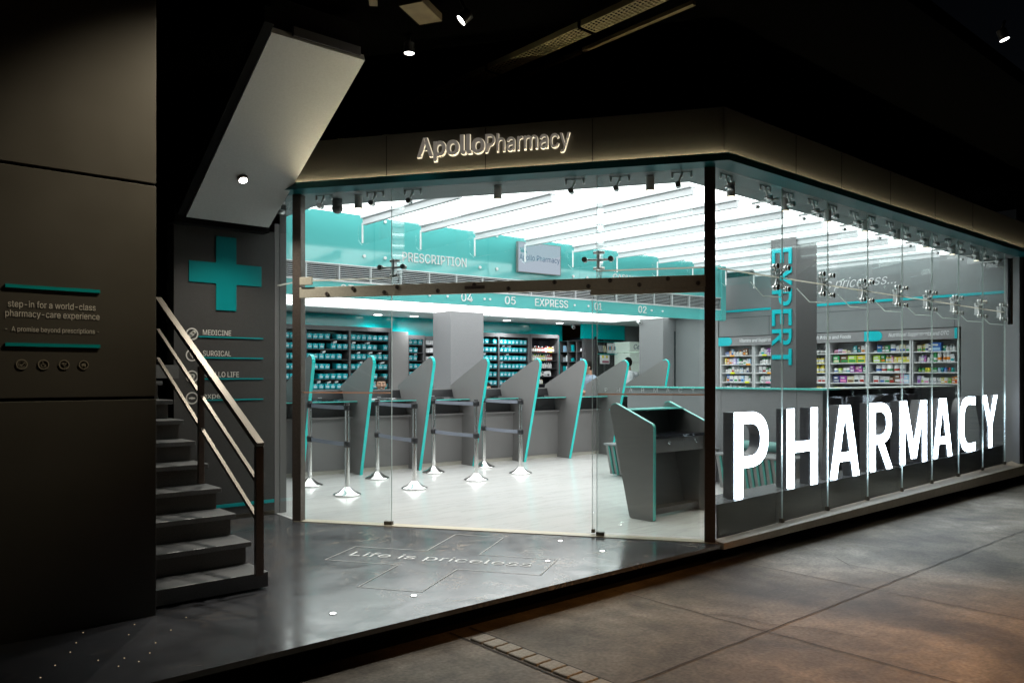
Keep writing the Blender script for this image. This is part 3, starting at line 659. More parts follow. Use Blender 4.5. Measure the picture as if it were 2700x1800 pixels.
for k, (ch, a, b) in enumerate(LT):
    z0 = lz((a + b) / 2); z1 = z0 + .772 - k * .005
    t = thing('lit_letter', 'glowing white channel letter %s, %s' % (ch, lab[k]), 'letter sign', ((a + b) / 2, 4.06, z0), 'lit letters behind the long glass front')
    q = [[(a + x * (b - a), z0 + .004 + z * (z1 - z0 - .004)) for x, z in pc_] for pc_ in glyph(ch)]
    mb = MB()
    for pc_ in q: mb.add([(x, 4.0, z) for x, z in pc_], [tuple(range(len(pc_)))])
    build('lit_face', mb, 'letterface', t)
    mb = MB()
    for pc_ in q: mb.prism([(x, 4.002, z) for x, z in pc_], (0, .113, 0))
    build('letter_return', mb, mat('letter_return', (.09, .09, .1), .35) if k == 0 else bpy.data.materials['letter_return'], t)

# ------------------------------------------------------------------ cylinder downlights
def downlight(x, y, label, watts, z=3.15, warm=True):
    t = thing('cylinder_downlight', label, 'downlight', (x, y, z), 'cylinder downlights along the glass')
    mb = MB(); mb.tube((x, y, z), (x, y, z - .125), .038, n=24, caps=False); mb.tube((x, y, z - .118), (x, y, z - .119), .0375, n=24); h = build('housing', mb, 'can', t)
    mb = MB(); mb.tube((x, y, z - .1195), (x, y, z - .1225), .031, n=20); build('lens', mb, 'lens_warm', t)
    spot('downlight_beam', (x, y, z - .14), (x - .02, y - .08, 0), watts, (1, .86, .66), 75, .7, .03, t)
for k, (x, y) in enumerate(((3.94, 6.78), (4.70, 5.58), (5.49, 4.44))): downlight(x, y, 'small grey cylinder downlight over the entrance, %s from the left' % ordinal(k), 22)
for k, x in enumerate((6.23, 7.17, 8.02, 8.87, 9.7, 10.56, 11.42, 12.3)): downlight(x, 4.11, 'small grey cylinder downlight above the lit %s' % names8[k], 30)

# ------------------------------------------------------------------ counter zone
mb = MB(); mb.obox(GG, -.9, 8.42, 0, .06, 2.895, 3.9); SG = build('sign_band', mb, 'teal_glass')
tag(SG, 'upper teal glass band above the louvres naming the prescription counter', 'sign'); LOC[SG.name] = SG.location.copy()
def gtext(t, s0, z, h, wd, parent, name='lettering', tt=-.001, m='white', bold=.0): 
    mb = MB(); mb.text(t, GG(s0, tt, z), DG, UZ, h, wd, .012, bold=bold); build(name, mb, m, parent)
gtext('PRESCRIPTION', 1.461, 3.012, .128, 1.064, SG); gtext('CASH', 5.491, 3.04, .10, .40, SG)
mb = MB()
for s_ in (.877, 1.191, 2.767, 3.077, 4.6, 4.9): 
    for z in (3.03, 3.53):
        if s_ == .877 and z > 3.2: continue
        p = GG(s_, 0, z); mb.tube(p, p - NG * .02, .022, n=16)
build('standoff_cap', mb, 'white', SG)
mb = MB()
for s_ in (1.03, 2.92, 4.75, 6.6): mb.obox(GG, s_ - .002, s_ + .002, -.0015, .0, 2.9, 3.9)
build('glass_joint', mb, 'teal', SG)
mb = MB(); mb.obox(GG, 8.3, 8.42, -.03, .0, 2.47, 3.6); build('end_strip', mb, 'teal_glass', SG)
mb = MB(); mb.obox(GG, -.9, 8.42, 0, .06, 2.455, 2.655); SB = build('counter_sign_band', mb, 'teal_glass'); LOC[SB.name] = SB.location.copy()
tag(SB, 'lower teal band under the louvres carrying counter numbers and EXPRESS', 'sign')
for tx, s0, wd in (('03', .533, .19), ('04', 2.436, .2), ('05', 3.229, .2), ('EXPRESS', 3.815, .675), ('01', 5.065, .165), ('02', 6.094, .195)): gtext(tx, s0, 2.506, .118, wd, SB)
mb = MB()
for s_ in (1.9, 2.2, 2.85, 2.95, 4.63, 4.93, 6.42, 6.7): p = GG(s_, 0, 2.56); mb.tube(p, p - NG * .018, .017, n=14)
build('standoff_cap', mb, 'white', SB)
# louvre band
LV = thing('air_grille', 'long white louvred air grille between the two teal bands', 'air grille', GG(3.7, 0, 2.66))
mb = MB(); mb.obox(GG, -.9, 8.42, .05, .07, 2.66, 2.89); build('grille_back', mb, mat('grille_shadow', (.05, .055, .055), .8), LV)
mb = MB()
for k in range(8): 
    z = 2.683 + k * .0255; mb.prism([GG(-.9, -.005, z), GG(-.9, .04, z + .012), GG(-.9, .04, z + .015), GG(-.9, -.005, z + .005)], DG * 9.32)
build('louvre_blades', mb, 'louvre', LV)
mb = MB(); mb.obox(GG, -.9, 8.42, -.012, .05, 2.6555, 2.674); mb.obox(GG, -.9, 8.42, -.012, .05, 2.88, 2.8945)
s_ = -.4
while s_ < 8.4: mb.obox(GG, s_ - .006, s_ + .006, -.010, .045, 2.6745, 2.8795); s_ += .46
build('grille_frame', mb, 'louvre', LV)
# wall mounted screen
TV = thing('wall_screen', 'pale lit display screen with company logo on the teal band', 'screen', GG(3.85, -.06, 3.0))
mb = MB(); mb.obox(GG, 3.421, 4.281, -.08, -.03, 3.005, 3.48); build('casing', mb, 'lam', TV, bevel=.004)
mb = MB(); mb.obox(GG, 3.431, 4.266, -.0825, -.0805, 3.017, 3.468); build('panel', mb, 'screen', TV)
mb = MB(); mb.text('Apollo Pharmacy', GG(3.45, -.0835, 3.20), DG, UZ, .085, .80, .001); build('lettering', mb, 'navy', TV)
mb = MB()
for q in range(4): mb.prism([GG(3.475 + q * .022, -.0835, 3.315), GG(3.497 + q * .022, -.0835, 3.315), GG(3.475 + q * .03, -.0835, 3.39 - q * .01), GG(3.465 + q * .03, -.0835, 3.39 - q * .01)], -NG * .001)
mb.prism([GG(3.56, -.0835, 3.31), GG(3.6, -.0835, 3.31), GG(3.585, -.0835, 3.35)], -NG * .001)
build('emblem', mb, cmat((.08, .3, .33)), TV)

# lower ceiling over the counters
mb = MB(); mb.obox(GG, -.9, 8.3, .065, 3.05, 2.60, 2.62); struct('counter_ceiling', mb, 'lum2')
mb = MB()
for t_ in (.75, 1.4, 2.0, 2.6): mb.obox(GG, -.9, 8.3, t_ - .006, t_ + .006, 2.594, 2.5995)
for s_ in (.5, 2, 3.5, 5, 6.5, 8): mb.obox(GG, s_ - .006, s_ + .006, .07, 3.04, 2.5935, 2.5992)
struct('ceiling_trim', mb, 'louvre')
mb = MB(); mb.obox(GG, -.9, 9.9, 3.05, 4.4, 2.585, 2.63); mb.obox(GG, 8.3, 9.9, .5, 3.05, 2.585, 2.63); struct('back_ceiling', mb, mat('pale_ceiling', (.42, .46, .46), .5))
for k, (x, y) in enumerate(((8.10, 13.2), (8.84, 13.06), (10.99, 12.75), (12.42, 12.6))):
    t = thing('recessed_downlight', 'round recessed downlight in the back ceiling, %s from the left' % ordinal(k), 'downlight', (x, y, 2.585), 'round downlights over the medicine racks')
    mb = MB(); mb.tube((x, y, 2.5845), (x, y, 2.578), .095, n=28); build('trim_ring', mb, 'white', t)
    mb = MB(); mb.tube((x, y, 2.5775), (x, y, 2.575), .078, n=28); build('lens', mb, 'lens', t)
    spot('downlight_beam', (x, y, 2.56), (x + .03, y + .35, .6), 105, (.95, 1, 1), 140, .9, .07, t)
# back and side walls
mb = MB(); mb.obox(GG, -1.6, 3.35, 4.38, 4.5, 0, 2.7); tag(build('back_wall', mb, 'teal_wall'), 'glossy teal back wall above the left medicine racks', 'wall')
mb = MB(); mb.obox(GG, 3.35, 8.02, 4.40, 4.5, 0, 2.7); tag(build('back_wall', mb, 'teal_wall'), 'teal back wall above the racks right of the pillar', 'wall')
mb = MB(); mb.box(3.4, 3.56, 7.86, 15, 0, 4.0); tag(build('side_wall', mb, 'gwall'), 'plain grey side wall at the left end of the shop', 'wall')
mb = MB(); mb.box(8.636, 9.4, 11.577, 12.13, 0, 2.583); tag(build('grey_pillar', mb, 'gwall2'), 'square light grey pillar standing among the medicine racks', 'pillar')

# counter with partitions
CT = thing('service_counter', 'long grey service counter with tall sloping partitions and glass top', 'counter', GG(3.3, .8, 0))
mb = MB(); mb.obox(GG, -.75, 6.75, .72, .76, .06, .79); build('front_panel', mb, 'lam', CT)
mb = MB(); mb.obox(GG, -.75, 6.75, .66, 1.3, .791, .812); build('front_ledge', mb, 'lam', CT)
mb = MB(); mb.obox(GG, -.75, 6.75, .735, .76, .003, .059); build('skirting', mb, mat('pale_skirting', (.5, .48, .42), .4), CT)
mb = MB(); mb.obox(GG, -.75, 6.75, .80, .84, .813, 1.03); build('upper_panel', mb, mat('counter_gloss', (.07, .07, .073), .25), CT)
mb = MB(); mb.obox(GG, -.75, 6.75, .5, 1.35, 1.031, 1.043); build('glass_top', mb, mat('smoked_glass', (.03, .05, .05), .08), CT)
mb = MB(); mb.obox(GG, -.75, 6.75, .494, .4995, 1.031, 1.044); build('glass_top_edge', mb, 'tealglassedge', CT)
mb = MB(); mb.obox(GG, -.75, 6.75, .76, 1.4, .06, .1); mb.obox(GG, -.75, 6.75, 1.30, 1.34, .1, .79); build('carcass', mb, 'lam_dark', CT)
def rounded(prof, r, n=6):
    out = []
    m_ = len(prof)
    for i in range(m_):
        p, a, b = V(prof[i]), V(prof[i - 1]), V(prof[(i + 1) % m_]); rr = r[i]
        if rr <= 0: out.append(p); continue
        d0, d1 = (a - p).normalized(), (b - p).normalized(); ang = d0.angle(d1); q = rr / math.tan(ang / 2)
        s0, s1 = p + d0 * q, p + d1 * q; c = p + (d0 + d1).normalized() * rr / math.sin(ang / 2)
        v0, v1 = s0 - c, s1 - c
        for j in range(n + 1): out.append(c + v0.lerp(v1, j / n).normalized() * rr)
    return out
for s_ in (.16, 1.03, 1.98, 2.93, 3.93, 4.89, 5.85, 6.8):
    prof = rounded([(.42, .003, 0), (-.04, 1.74, 0), (1.08, 1.25, 0), (1.10, 1.05, 0), (.98, .95, 0), (.9, .003, 0)], [0, .09, .07, .0, .0, 0])
    if s_ > 6: prof = rounded([(.28, .003, 0), (-.10, 1.76, 0), (1.02, 1.25, 0), (1.10, 1.05, 0), (.98, .95, 0), (.9, .003, 0)], [0, .09, .07, .0, .0, 0])
    mb = MB(); mb.prism([GG(s_ - .02, p.x, p.y) for p in prof], DG * .04); pt = build('partition', mb, 'lam', CT)
    mb = MB()
    pts = [prof[0]] + prof[1:8]
    for a, b in zip(pts[:-1], pts[1:]):
        d = (b - a).normalized(); n_ = V((d.y, -d.x, 0)); n_ = n_ if n_.x < 0 or (abs(n_.x) < .3 and n_.y > 0) else -n_
        q = [a + n_ * .0005, b + n_ * .0005, b + n_ * .012, a + n_ * .012]
        mb.prism([GG(s_ - .021, p.x, p.y) for p in q], DG * .042)
    build('edge_trim', mb, 'teal_edge', pt)
# monitors
for k, (s_, t_) in enumerate(((.78, .98), (1.72, .98), (2.66, .98), (3.62, .98), (4.62, .98))):
    t = thing('monitor', ['black monitor on the counter behind the left entrance post', 'black monitor on the counter in front of the smiling clerk', 'black monitor on the counter in front of the grey pillar', 'black monitor hiding the lower face of the seated clerk', 'black monitor at the counter place nearest the kiosk'][k], 'monitor', GG(s_, t_, 1.044), 'monitors along the service counter')
    fr = lambda a, b, c: GG(s_, t_, 1.05) + DG * a + NG * (b + c * .35) + Z0 * c
    mb = MB(); mb.obox(fr, -.25, .25, -.012, .012, .012, .135); build('back_shell', mb, 'black', t, bevel=.006)
    mb = MB(); mb.obox(fr, -.245, .245, -.008, .012, .1355, .147); build('top_bezel', mb, 'lam', t)
    mb = MB(); mb.obox(GG, s_ - .09, s_ + .09, t_ + .02, t_ + .14, 1.0445, 1.054); build('stand', mb, 'black', t)
    mb = MB(); mb.obox(fr, -.16, -.10, -.0135, -.0125, .03, .04); build('logo_plate', mb, 'greytext', t)

# queue barriers
def stanchion(back, front, label0, label1, k):
    out = []
    for (p, lb, sgn) in ((back, label0, 1), (front, label1, -1)):
        x, y = p
        t = thing('queue_post', lb, 'queue post', (x, y, .002), 'chrome queue posts before the counter')
        mb = MB(); mb.lathe((x, y, .002), [(.16, 0), (.165, .006), (.165, .014), (.155, .022), (.10, .045), (.05, .085), (.032, .10)]); build('base', mb, 'chrome', t)
        mb = MB(); mb.lathe((x, y, .002), [(.030, .10), (.028, .55)]); mb.lathe((x, y, .002), [(.026, .55), (.026, 1.0)]); build('pole', mb, 'chrome', t)
        for z in (.60, 1.03): mb = MB(); mb.tube((x, y, z - .035), (x, y, z + .04), .034, n=18); mb.box(x - .018, x + .018, y - .045, y + .045, z - .03, z + .03); build('belt_clamp', mb, 'black', t)
        mb = MB(); mb.tube((x, y, 1.07), (x, y, 1.085), .030, n=18); build('cap', mb, 'black', t)
        out.append(t)
    for z in (.60, 1.03):
        mb = MB(); n = 10; pts = []
        for i in range(n + 1):
            f = i / n; pts.append(V((back[0] + (front[0] - back[0]) * f, back[1] + (front[1] - back[1]) * f, z - .006 * math.sin(math.pi * f))))
        for a, b in zip(pts[:-1], pts[1:]): mb.hexa([a + V((-.001, 0, -.024)), a + V((.001, 0, -.024)), b + V((.001, 0, -.024)), b + V((-.001, 0, -.024)), a + V((-.001, 0, .024)), a + V((.001, 0, .024)), b + V((.001, 0, .024)), b + V((-.001, 0, .024))])
        build('belt', mb, 'belt', out[0])
places = ['leftmost pair beside the entrance post', 'second pair from the left', 'third pair from the left', 'rightmost pair']
for k, (b_, f_) in enumerate((((4.69, 9.28), (4.655, 8.27)), ((5.72, 9.34), (5.555, 8.2)), ((6.68, 9.37), (6.63, 8.32)), ((7.66, 9.42), (7.57, 8.48)))):
    stanchion(b_, f_, 'chrome queue post nearer the counter, %s' % places[k], 'chrome queue post nearer the entrance, %s' % places[k], k)

# ------------------------------------------------------------------ medicine racks and bins
def rack(name_label, s0, s1, divs, zs, ztop, group, t0=4.0, depth=.34, post=.04):
    t = thing('medicine_rack', name_label, 'rack', GG((s0 + s1) / 2, t0 + .15, 0), group)
    mb = MB(); mb.obox(GG, s0, s1, t0 + depth - .02, t0 + depth, .05, ztop - .002); build('back_board', mb, 'gloss_dark', t)
    for a in divs: mb = MB(); mb.obox(GG, a - post / 2, a + post / 2, t0, t0 + depth - .021, .05, ztop - .081); build('upright', mb, 'lam_dark', t)
    mb = MB(); mb.obox(GG, s0, s1, t0 - .002, t0 + depth - .022, ztop - .08, ztop); build('top_rail', mb, 'lam_dark', t)
    for z in zs:
        mb = MB(); mb.obox(GG, s0 + post / 2, s1 - post / 2, t0 + .012, t0 + depth - .022, z - .02, z); build('shelf', mb, 'black', t)
    return t
bin_mb = MB(); W_, D_, H_ = .102, .22, .112
bin_mb.hexa([(-.044, .01, 0), (.044, .01, 0), (.044, D_, 0), (-.044, D_, 0), (-.05, 0, H_ * .86), (.05, 0, H_ * .86), (.05, D_, H_), (-.05, D_, H_)])
bin_mb.m = 1; 
bin_mb.add([(-.028, .0035, .022), (.034, .0035, .022), (.034, -.0005 + .0012, .06), (-.028, .0005, .06)], [(0, 1, 2, 3)])
bin_mb.m = 2; bin_mb.add([(-.012, -.001, .078), (.012, -.001, .078), (.012, -.0025, .088), (-.012, -.0025, .088)], [(0, 1, 2, 3)])
binp = build('teal_bin', bin_mb, ['teal_bin', mat('bin_label', (.45, .58, .62), .6), 'paper'], loc=(0, 0, 0))
tag(binp, 'x', 'storage bin', 'teal medicine bins on the racks'); first = [True]
gang = DG.to_track_quat('X', 'Z').to_euler().z
def bins(s0, s1, n, z, label, t=4.02, skip=(), lab_from=0):
    for i in range(n):
        if i in skip: continue
        if first[0]: o = binp; first[0] = False
        else: o = binp.copy(); col.objects.link(o)
        s_ = s0 + (s1 - s0) * (i + .5) / n + rnd.uniform(-.006, .006)
        o.location = GG(s_, t + rnd.uniform(0, .02), z + .001); o.rotation_euler = (0, 0, math.atan2(DG.y, DG.x) + rnd.uniform(-.04, .04)); o.scale = ((s1 - s0) / n / .112, 1, rnd.uniform(.94, 1.04))
        o['label'] = 'teal bin, %s from left, %s' % (ordinal(i + lab_from), label)
pack_n = [0]
def packs(s, z, t, label):
    mb = MB(); h = rnd.uniform(.02, .045); wd = rnd.uniform(.05, .09)
    fr = lambda a, b, c: GG(s, t, z) + DG * (a * math.cos(.2) - b * .2) + NG * (b + a * .2) + Z0 * (c + a * rnd.choice((0, .15)))
    mb.obox(lambda a, b, c: GG(s, t, z) + DG * a + NG * b + Z0 * (c + a * .2), -wd / 2, wd / 2, 0, .1, 0, h)
    tag(build('medicine_pack', mb, 'paper'), label, 'medicine pack', 'loose medicine packs on the bins')
zl = [2.087, 1.905, 1.717, 1.529, 1.345, 1.158, .975]
rows = ['top shelf', 'second shelf', 'third shelf', 'fourth shelf', 'fifth shelf', 'sixth shelf', 'lowest visible shelf']
rack('tall dark rack full of teal bins left of the grey end panel', .75, 3.36, (.77, 1.62, 2.49, 3.33), zl, 2.335, 'dark medicine racks')
for r_, z in enumerate(zl):
    bins(.83, 1.585, 6, z, '%s, left bay of left rack' % rows[r_], skip=((2,) if r_ == 4 else ()))
    bins(1.645, 2.465, 7, z, '%s, middle bay of left rack' % rows[r_], skip=((4,) if r_ == 0 else (3,) if r_ == 1 else (6,) if r_ == 2 else (4,) if r_ == 3 else (1,) if r_ == 4 else ()))
    if r_ < 6: bins(2.515, 3.305, 7, z, '%s, right bay of left rack' % rows[r_], skip=((5,) if r_ in (1, 4) else ()))
for (s_, r_) in ((2.22, 1), (2.6, 1), (2.9, 1), (3.15, 2), (2.95, 2), (2.75, 3), (3.2, 3), (2.1, 5), (2.25, 5), (1.9, 5), (2.0, 2), (3.05, 5), (2.7, 2)):
    packs(s_, zl[r_] + .113, 4.06, 'loose white pack on the bins, %s of left rack, %s end' % (rows[r_], 'left' if s_ < 2.3 else 'middle' if s_ < 2.85 else 'right'))
mb = MB(); mb.obox(GG, 3.365, 3.72, 3.97, 4.36, 0, 2.27); tag(build('end_panel', mb, 'lam'), 'plain grey end panel closing the left rack', 'panel')
zm = [2.03, 1.87, 1.708, 1.546, 1.384]
rack('lower dark rack with few teal bins between end panel and pillar', 3.725, 4.11, (3.74, 4.09), zm, 2.215, 'dark medicine racks', post=.03)
for r_, z in enumerate(zm): bins(3.75, 4.08, 3, z, '%s, low rack left of pillar' % rows[r_], skip=((2,) if r_ in (1, 2) else (1,) if r_ == 4 else ()))
packs(3.93, zm[2] + .112, 4.05, 'flat white pack on the bins of the low rack left of the pillar')
rack('narrow dark rack with white packs right beside the pillar', 4.115, 4.62, (4.13, 4.6), zm, 2.205, 'dark medicine racks', t0=4.02, post=.03)
for r_ in range(4):
    for q in range(4):
        mb = MB(); s_ = 4.2 + q * .1; mb.obox(GG, s_ - .046, s_ + .046, 4.05, 4.2, zm[r_] + .001, zm[r_] + .1 + rnd.uniform(-.02, .01)); tag(build('white_carton', mb, 'paper', bevel=.004), 'white carton beside the pillar, %s from the left on the %s' % (ordinal(q), rows[r_]), 'carton', 'white cartons beside the pillar')
ze = [2.09, 1.918, 1.738, 1.565, 1.39, 1.21]
rack('dark rack of teal bins right of the grey pillar', 4.95, 6.76, (4.97, 5.93, 6.74), ze, 2.32, 'dark medicine racks')
for r_, z in enumerate(ze):
    bins(5.05, 5.9, 8, z, '%s, left bay of rack right of pillar' % rows[r_], skip=((6,) if r_ == 0 else (2,) if r_ == 1 else ()))
    bins(5.97, 6.7, 7, z, '%s, right bay of rack right of pillar' % rows[r_])
for (s_, r_) in ((5.55, 0), (5.45, 0), (6.1, 1), (6.25, 1), (6.2, 2), (6.05, 3), (5.6, 2)): packs(s_, ze[r_] + .112, 4.06, 'loose white pack on the %s right of the pillar, %s bay' % (rows[r_], 'left' if s_ < 5.9 else 'right'))
rack('dark rack of coloured syrup bottles beside the teal bins', 6.78, 7.6, (6.8, 7.58), [1.932, 1.749, 1.577, 1.395, 1.225], 2.33, 'dark medicine racks')

# products: small countable packages with a body and a band or cap
PR = {}
def product(kind, c1, c2, wd, h, d=None):
    key = (kind, c1, c2, round(wd, 3), round(h, 3))
    if key in PR: return PR[key].copy(), False
    mb = MB(); d = d or wd * .7
    if kind == 'box':
        mb.box(-wd / 2, wd / 2, -d / 2, d / 2, 0, h); mb.m = 1; mb.box(-wd * .4, wd * .42, -d / 2 - .0015, -d / 2 - .0005, h * .12, h * .42); mb.m = 2; mb.box(-wd * .36, wd * .2, -d / 2 - .0015, -d / 2 - .0005, h * .6, h * .8)
    elif kind == 'can':
        r = wd / 2; mb.lathe((0, 0, 0), [(r * .97, 0), (r, .004), (r, h * .92), (r * .95, h * .93), (r * .95, h), (.001, h)], 16); mb.m = 1; mb.lathe((0, 0, 0), [(r * 1.01, h * .2), (r * 1.01, h * .45)], 16)
    else:
        r = wd / 2; mb.lathe((0, 0, 0), [(r * .95, 0), (r, .005), (r, h * .62), (r * .85, h * .70), (r * .42, h * .76), (r * .42, h * .8)], 16); mb.m = 1; mb.lathe((0, 0, 0), [(r * .5, h * .78), (r * .5, h), (.001, h)], 16); mb.m = 2; mb.lathe((0, 0, 0), [(r * 1.015, h * .15), (r * 1.015, h * .55)], 16)
    o = build({'box': 'product_box', 'can': 'product_tin', 'bottle': 'product_bottle'}[kind], mb, [cmat(c1), cmat(c2), cmat((.7, .7, .68))], loc=(0, 0, 0)); PR[key] = o
    return o, True
CN = {'red': (.45, .03, .02), 'orange': (.75, .25, .02), 'yellow': (.75, .62, .05), 'lime': (.40, .60, .08), 'green': (.02, .28, .08), 'teal': (.0, .3, .33), 'blue': (.02, .12, .45), 'navy': (.02, .035, .15), 'purple': (.28, .05, .35), 'pink': (.75, .25, .45), 'white': (.75, .76, .78), 'cream': (.68, .62, .42), 'brown': (.16, .07, .03), 'grey': (.35, .37, .4), 'black': (.02, .02, .022), 'pale blue': (.35, .55, .75), 'lilac': (.5, .42, .72)}
used = set()
def place(kind, n1, n2, wd, h, p, rot, where, group):
    o, new = product(kind, CN[n1], CN[n2], wd, h)
    if not new: col.objects.link(o)
    o.location = p; o.rotation_euler = (0, 0, rot)
    kn = {'box': 'box', 'can': 'tin', 'bottle': 'bottle'}[kind]
    b_ = '%s %s with %s %s, %s' % (n1, kn, n2, 'cap' if kind == 'bottle' else 'band', where)
    tag(o, b_, kn, group); used.add(b_)
def grow(s0, s1, z, specs, where, t=4.09):
    x = s0
    for i, (kind, a, b, wd, h) in enumerate(specs):
        if x + wd > s1: break
        place(kind, a, b, wd * .93, h, GG(x + wd / 2, t, z + .001), math.atan2(DG.y, DG.x), '%s from left, %s' % (ordinal(i), where), 'packages on the syrup rack'); x += wd
sy = [[('bottle', a, b, .052, .135) for a, b in (('brown', 'white'), ('brown', 'black'), ('brown', 'white'), ('brown', 'red'), ('red', 'white'), ('brown', 'black'), ('red', 'white'), ('red', 'black'), ('white', 'red'), ('orange', 'white'), ('yellow', 'red'), ('yellow', 'brown'), ('brown', 'white'))],
      [('bottle', a, b, .052, .14) for a, b in (('cream', 'white'), ('cream', 'white'), ('white', 'lime'), ('cream', 'white'), ('cream', 'white'), ('yellow', 'white'), ('lime', 'green'), ('yellow', 'white'), ('grey', 'white'), ('red', 'white'), ('red', 'white'), ('brown', 'red'))],
      [('bottle', a, b, .055, .13) for a, b in (('white', 'navy'), ('white', 'red'), ('navy', 'white'), ('white', 'blue'), ('white', 'black'), ('cream', 'brown'), ('white', 'navy'), ('white', 'white'), ('grey', 'white'), ('white', 'white'), ('white', 'grey'))],
      [('box', 'red', 'white', .07, .12), ('box', 'white', 'red', .07, .12), ('box', 'orange', 'white', .07, .11), ('bottle', 'black', 'white', .055, .13), ('bottle', 'white', 'black', .055, .13), ('bottle', 'black', 'white', .055, .12), ('box', 'white', 'grey', .08, .11), ('box', 'white', 'black', .08, .12), ('bottle', 'white', 'white', .055, .12)],
      [('bottle', a, b, .05, .12) for a, b in (('cream', 'black'), ('cream', 'brown'), ('orange', 'brown'), ('cream', 'black'), ('cream', 'black'), ('white', 'red'), ('cream', 'black'))]]
for r_, z in enumerate([1.932, 1.749, 1.577, 1.395, 1.225]): grow(6.84, 7.57, z, sy[r_], '%s of syrup rack' % rows[r_])
# side unit with pigeon holes
t = thing('pigeonhole_unit', 'black pigeonhole unit with teal and white packets beside the syrup rack', 'shelf unit', (13.15, 12.8, 1.2))
mb = MB()
for z in (1.5, 1.735, 1.965, 2.215): mb.box(13.0, 13.35, 12.36, 13.2, z - .012, z)
for y in (12.38, 12.65, 12.93, 13.19): mb.box(13.0, 13.34, y - .01, y + .01, 1.1, 2.2)
build('dividers', mb, 'lam_dark', t)
mb = MB(); mb.box(13.35, 13.37, 12.36, 13.2, 1.0, 2.3); build('back_board', mb, 'gloss_dark', t)
k = 0
for z in (1.5, 1.735, 1.965):
    for y in (12.45, 12.55, 12.74, 12.84, 13.0, 13.1):
        if rnd.random() < .25: continue
        nm = rnd.choice(['white', 'teal', 'white', 'pale blue', 'grey', 'yellow']); mb = MB(); h = rnd.uniform(.06, .16)
        mb.hexa([(13.06, y - .035, z), (13.12, y - .035, z), (13.12, y + .035, z), (13.06, y + .035, z), (13.05, y - .03, z + h), (13.09, y - .04, z + h), (13.1, y + .03, z + h * .9), (13.06, y + .04, z + h)])
        tag(build('packet', mb, cmat(CN[nm])), '%s soft packet in the pigeonholes, %s compartment row' % (nm, {1.5: 'bottom', 1.735: 'middle', 1.965: 'top'}[z]), 'packet', 'packets in the pigeonholes')
# rear unit with hanging pouches, teal header wall
mb = MB(); mb.obox(GG, 8.02, 9.32, 3.66, 3.75, 2.25, 2.584); tag(build('header_panel', mb, 'teal_wall'), 'teal header panel over the hanging white pouches', 'panel')
mb = MB(); mb.obox(GG, 8.02, 8.4, 3.62, 3.7, 0, 2.245); tag(build('dark_wall', mb, 'lam_dark'), 'dark wall strip between the pigeonholes and the pouch display', 'panel')
t = thing('pouch_rack', 'black wall rack with teal rail holding hanging pouches', 'rack', GG(8.85, 3.75, 1.0))
mb = MB(); mb.obox(GG, 8.4, 9.32, 3.72, 3.76, .2, 2.245); build('back_board', mb, 'black', t)
mb = MB(); mb.obox(GG, 8.42, 9.31, 3.63, 3.72, 2.19, 2.2); mb.obox(GG, 8.42, 9.31, 3.6, 3.72, 1.90, 1.912); build('shelf', mb, 'teal', t)
for k, s_ in enumerate((8.83, 9.0, 9.19)):
    mb = MB(); mb.obox(GG, s_ - .075, s_ + .075, 3.64, 3.67, 1.93, 2.16); mb.m = 1; mb.obox(GG, s_ - .055, s_ + .055, 3.637, 3.6395, 2.0, 2.09); mb.m = 2; mb.obox(GG, s_ - .035, s_ + .025, 3.634, 3.6365, 2.0, 2.09)
    tag(build('pouch', mb, ['paper', cmat((.6, .2, .1)), cmat((.05, .3, .4))], bevel=.004), 'white pouch with orange and teal label, %s of three hanging' % ordinal(k), 'pouch', 'white pouches on the wall rack')
for k in range(5):
    s_ = 8.48 + k * .05; mb = MB(); mb.prism([GG(s_, 3.62, 1.96), GG(s_ + .03, 3.62, 1.95), GG(s_ - .01, 3.62, 2.1), GG(s_ - .03, 3.62, 2.1)], NG * .02)
    tag(build('sachet', mb, cmat(CN['grey'] if k < 3 else CN['cream'])), 'slanting %s sachet on the pouch rack, %s from the left' % ('grey' if k < 3 else 'cream', ordinal(k)), 'sachet', 'sachets on the pouch rack')
mb = MB(); mb.obox(GG, 8.42, 8.68, 3.5, 3.54, 1.68, 1.88); mb.m = 1
for q in (8.48, 8.6): p = GG(q, 3.499, 1.84); mb.tube(p, p - NG * .004, .032, n=14)
mb.m = 2; mb.obox(GG, 8.46, 8.66, 3.497, 3.4995, 1.7, 1.75)
tag(build('display_card', mb, ['paper', cmat(CN['yellow']), cmat((.35, .1, .15))]), 'white display card with two yellow discs below the sachets', 'display card')
# fridge
t = thing('display_fridge', 'white glass fronted display fridge half hidden by the grey block', 'fridge', GG(9.4, 3.3, 0))
mb = MB(); mb.obox(GG, 9.03, 9.75, 3.2, 3.7, 0, 1.93); build('cabinet', mb, 'fridge', t)
mb = MB(); mb.obox(GG, 9.0, 9.75, 3.17, 3.7, 1.955, 2.185); hd = build('header', mb, 'fridge', t)
mb = MB(); mb.text('Celfr', GG(9.13, 3.168, 2.02), DG, UZ, .11, .36, .003, shear=.25); build('lettering', mb, 'navy', t)
for z in (1.2, 1.5, 1.72): 
    mb = MB(); mb.obox(GG, 9.1, 9.7, 3.17, 3.2, z - .012, z); build('shelf', mb, 'louvre', t)
mb = MB(); mb.obox(GG, 9.33, 9.52, 3.17, 3.199, 1.505, 1.66); mb.m = 1; mb.obox(GG, 9.42, 9.5, 3.167, 3.1695, 1.52, 1.6); build('poster', mb, ['paper', cmat((.6, .1, .12))], t)
mb = MB(); mb.obox(GG, 8.7, 9.4, 3.72, 3.8, 0, 2.584); tag(build('dark_partition', mb, 'gwall2'), 'grey wall strip beside the display fridge', 'wall')
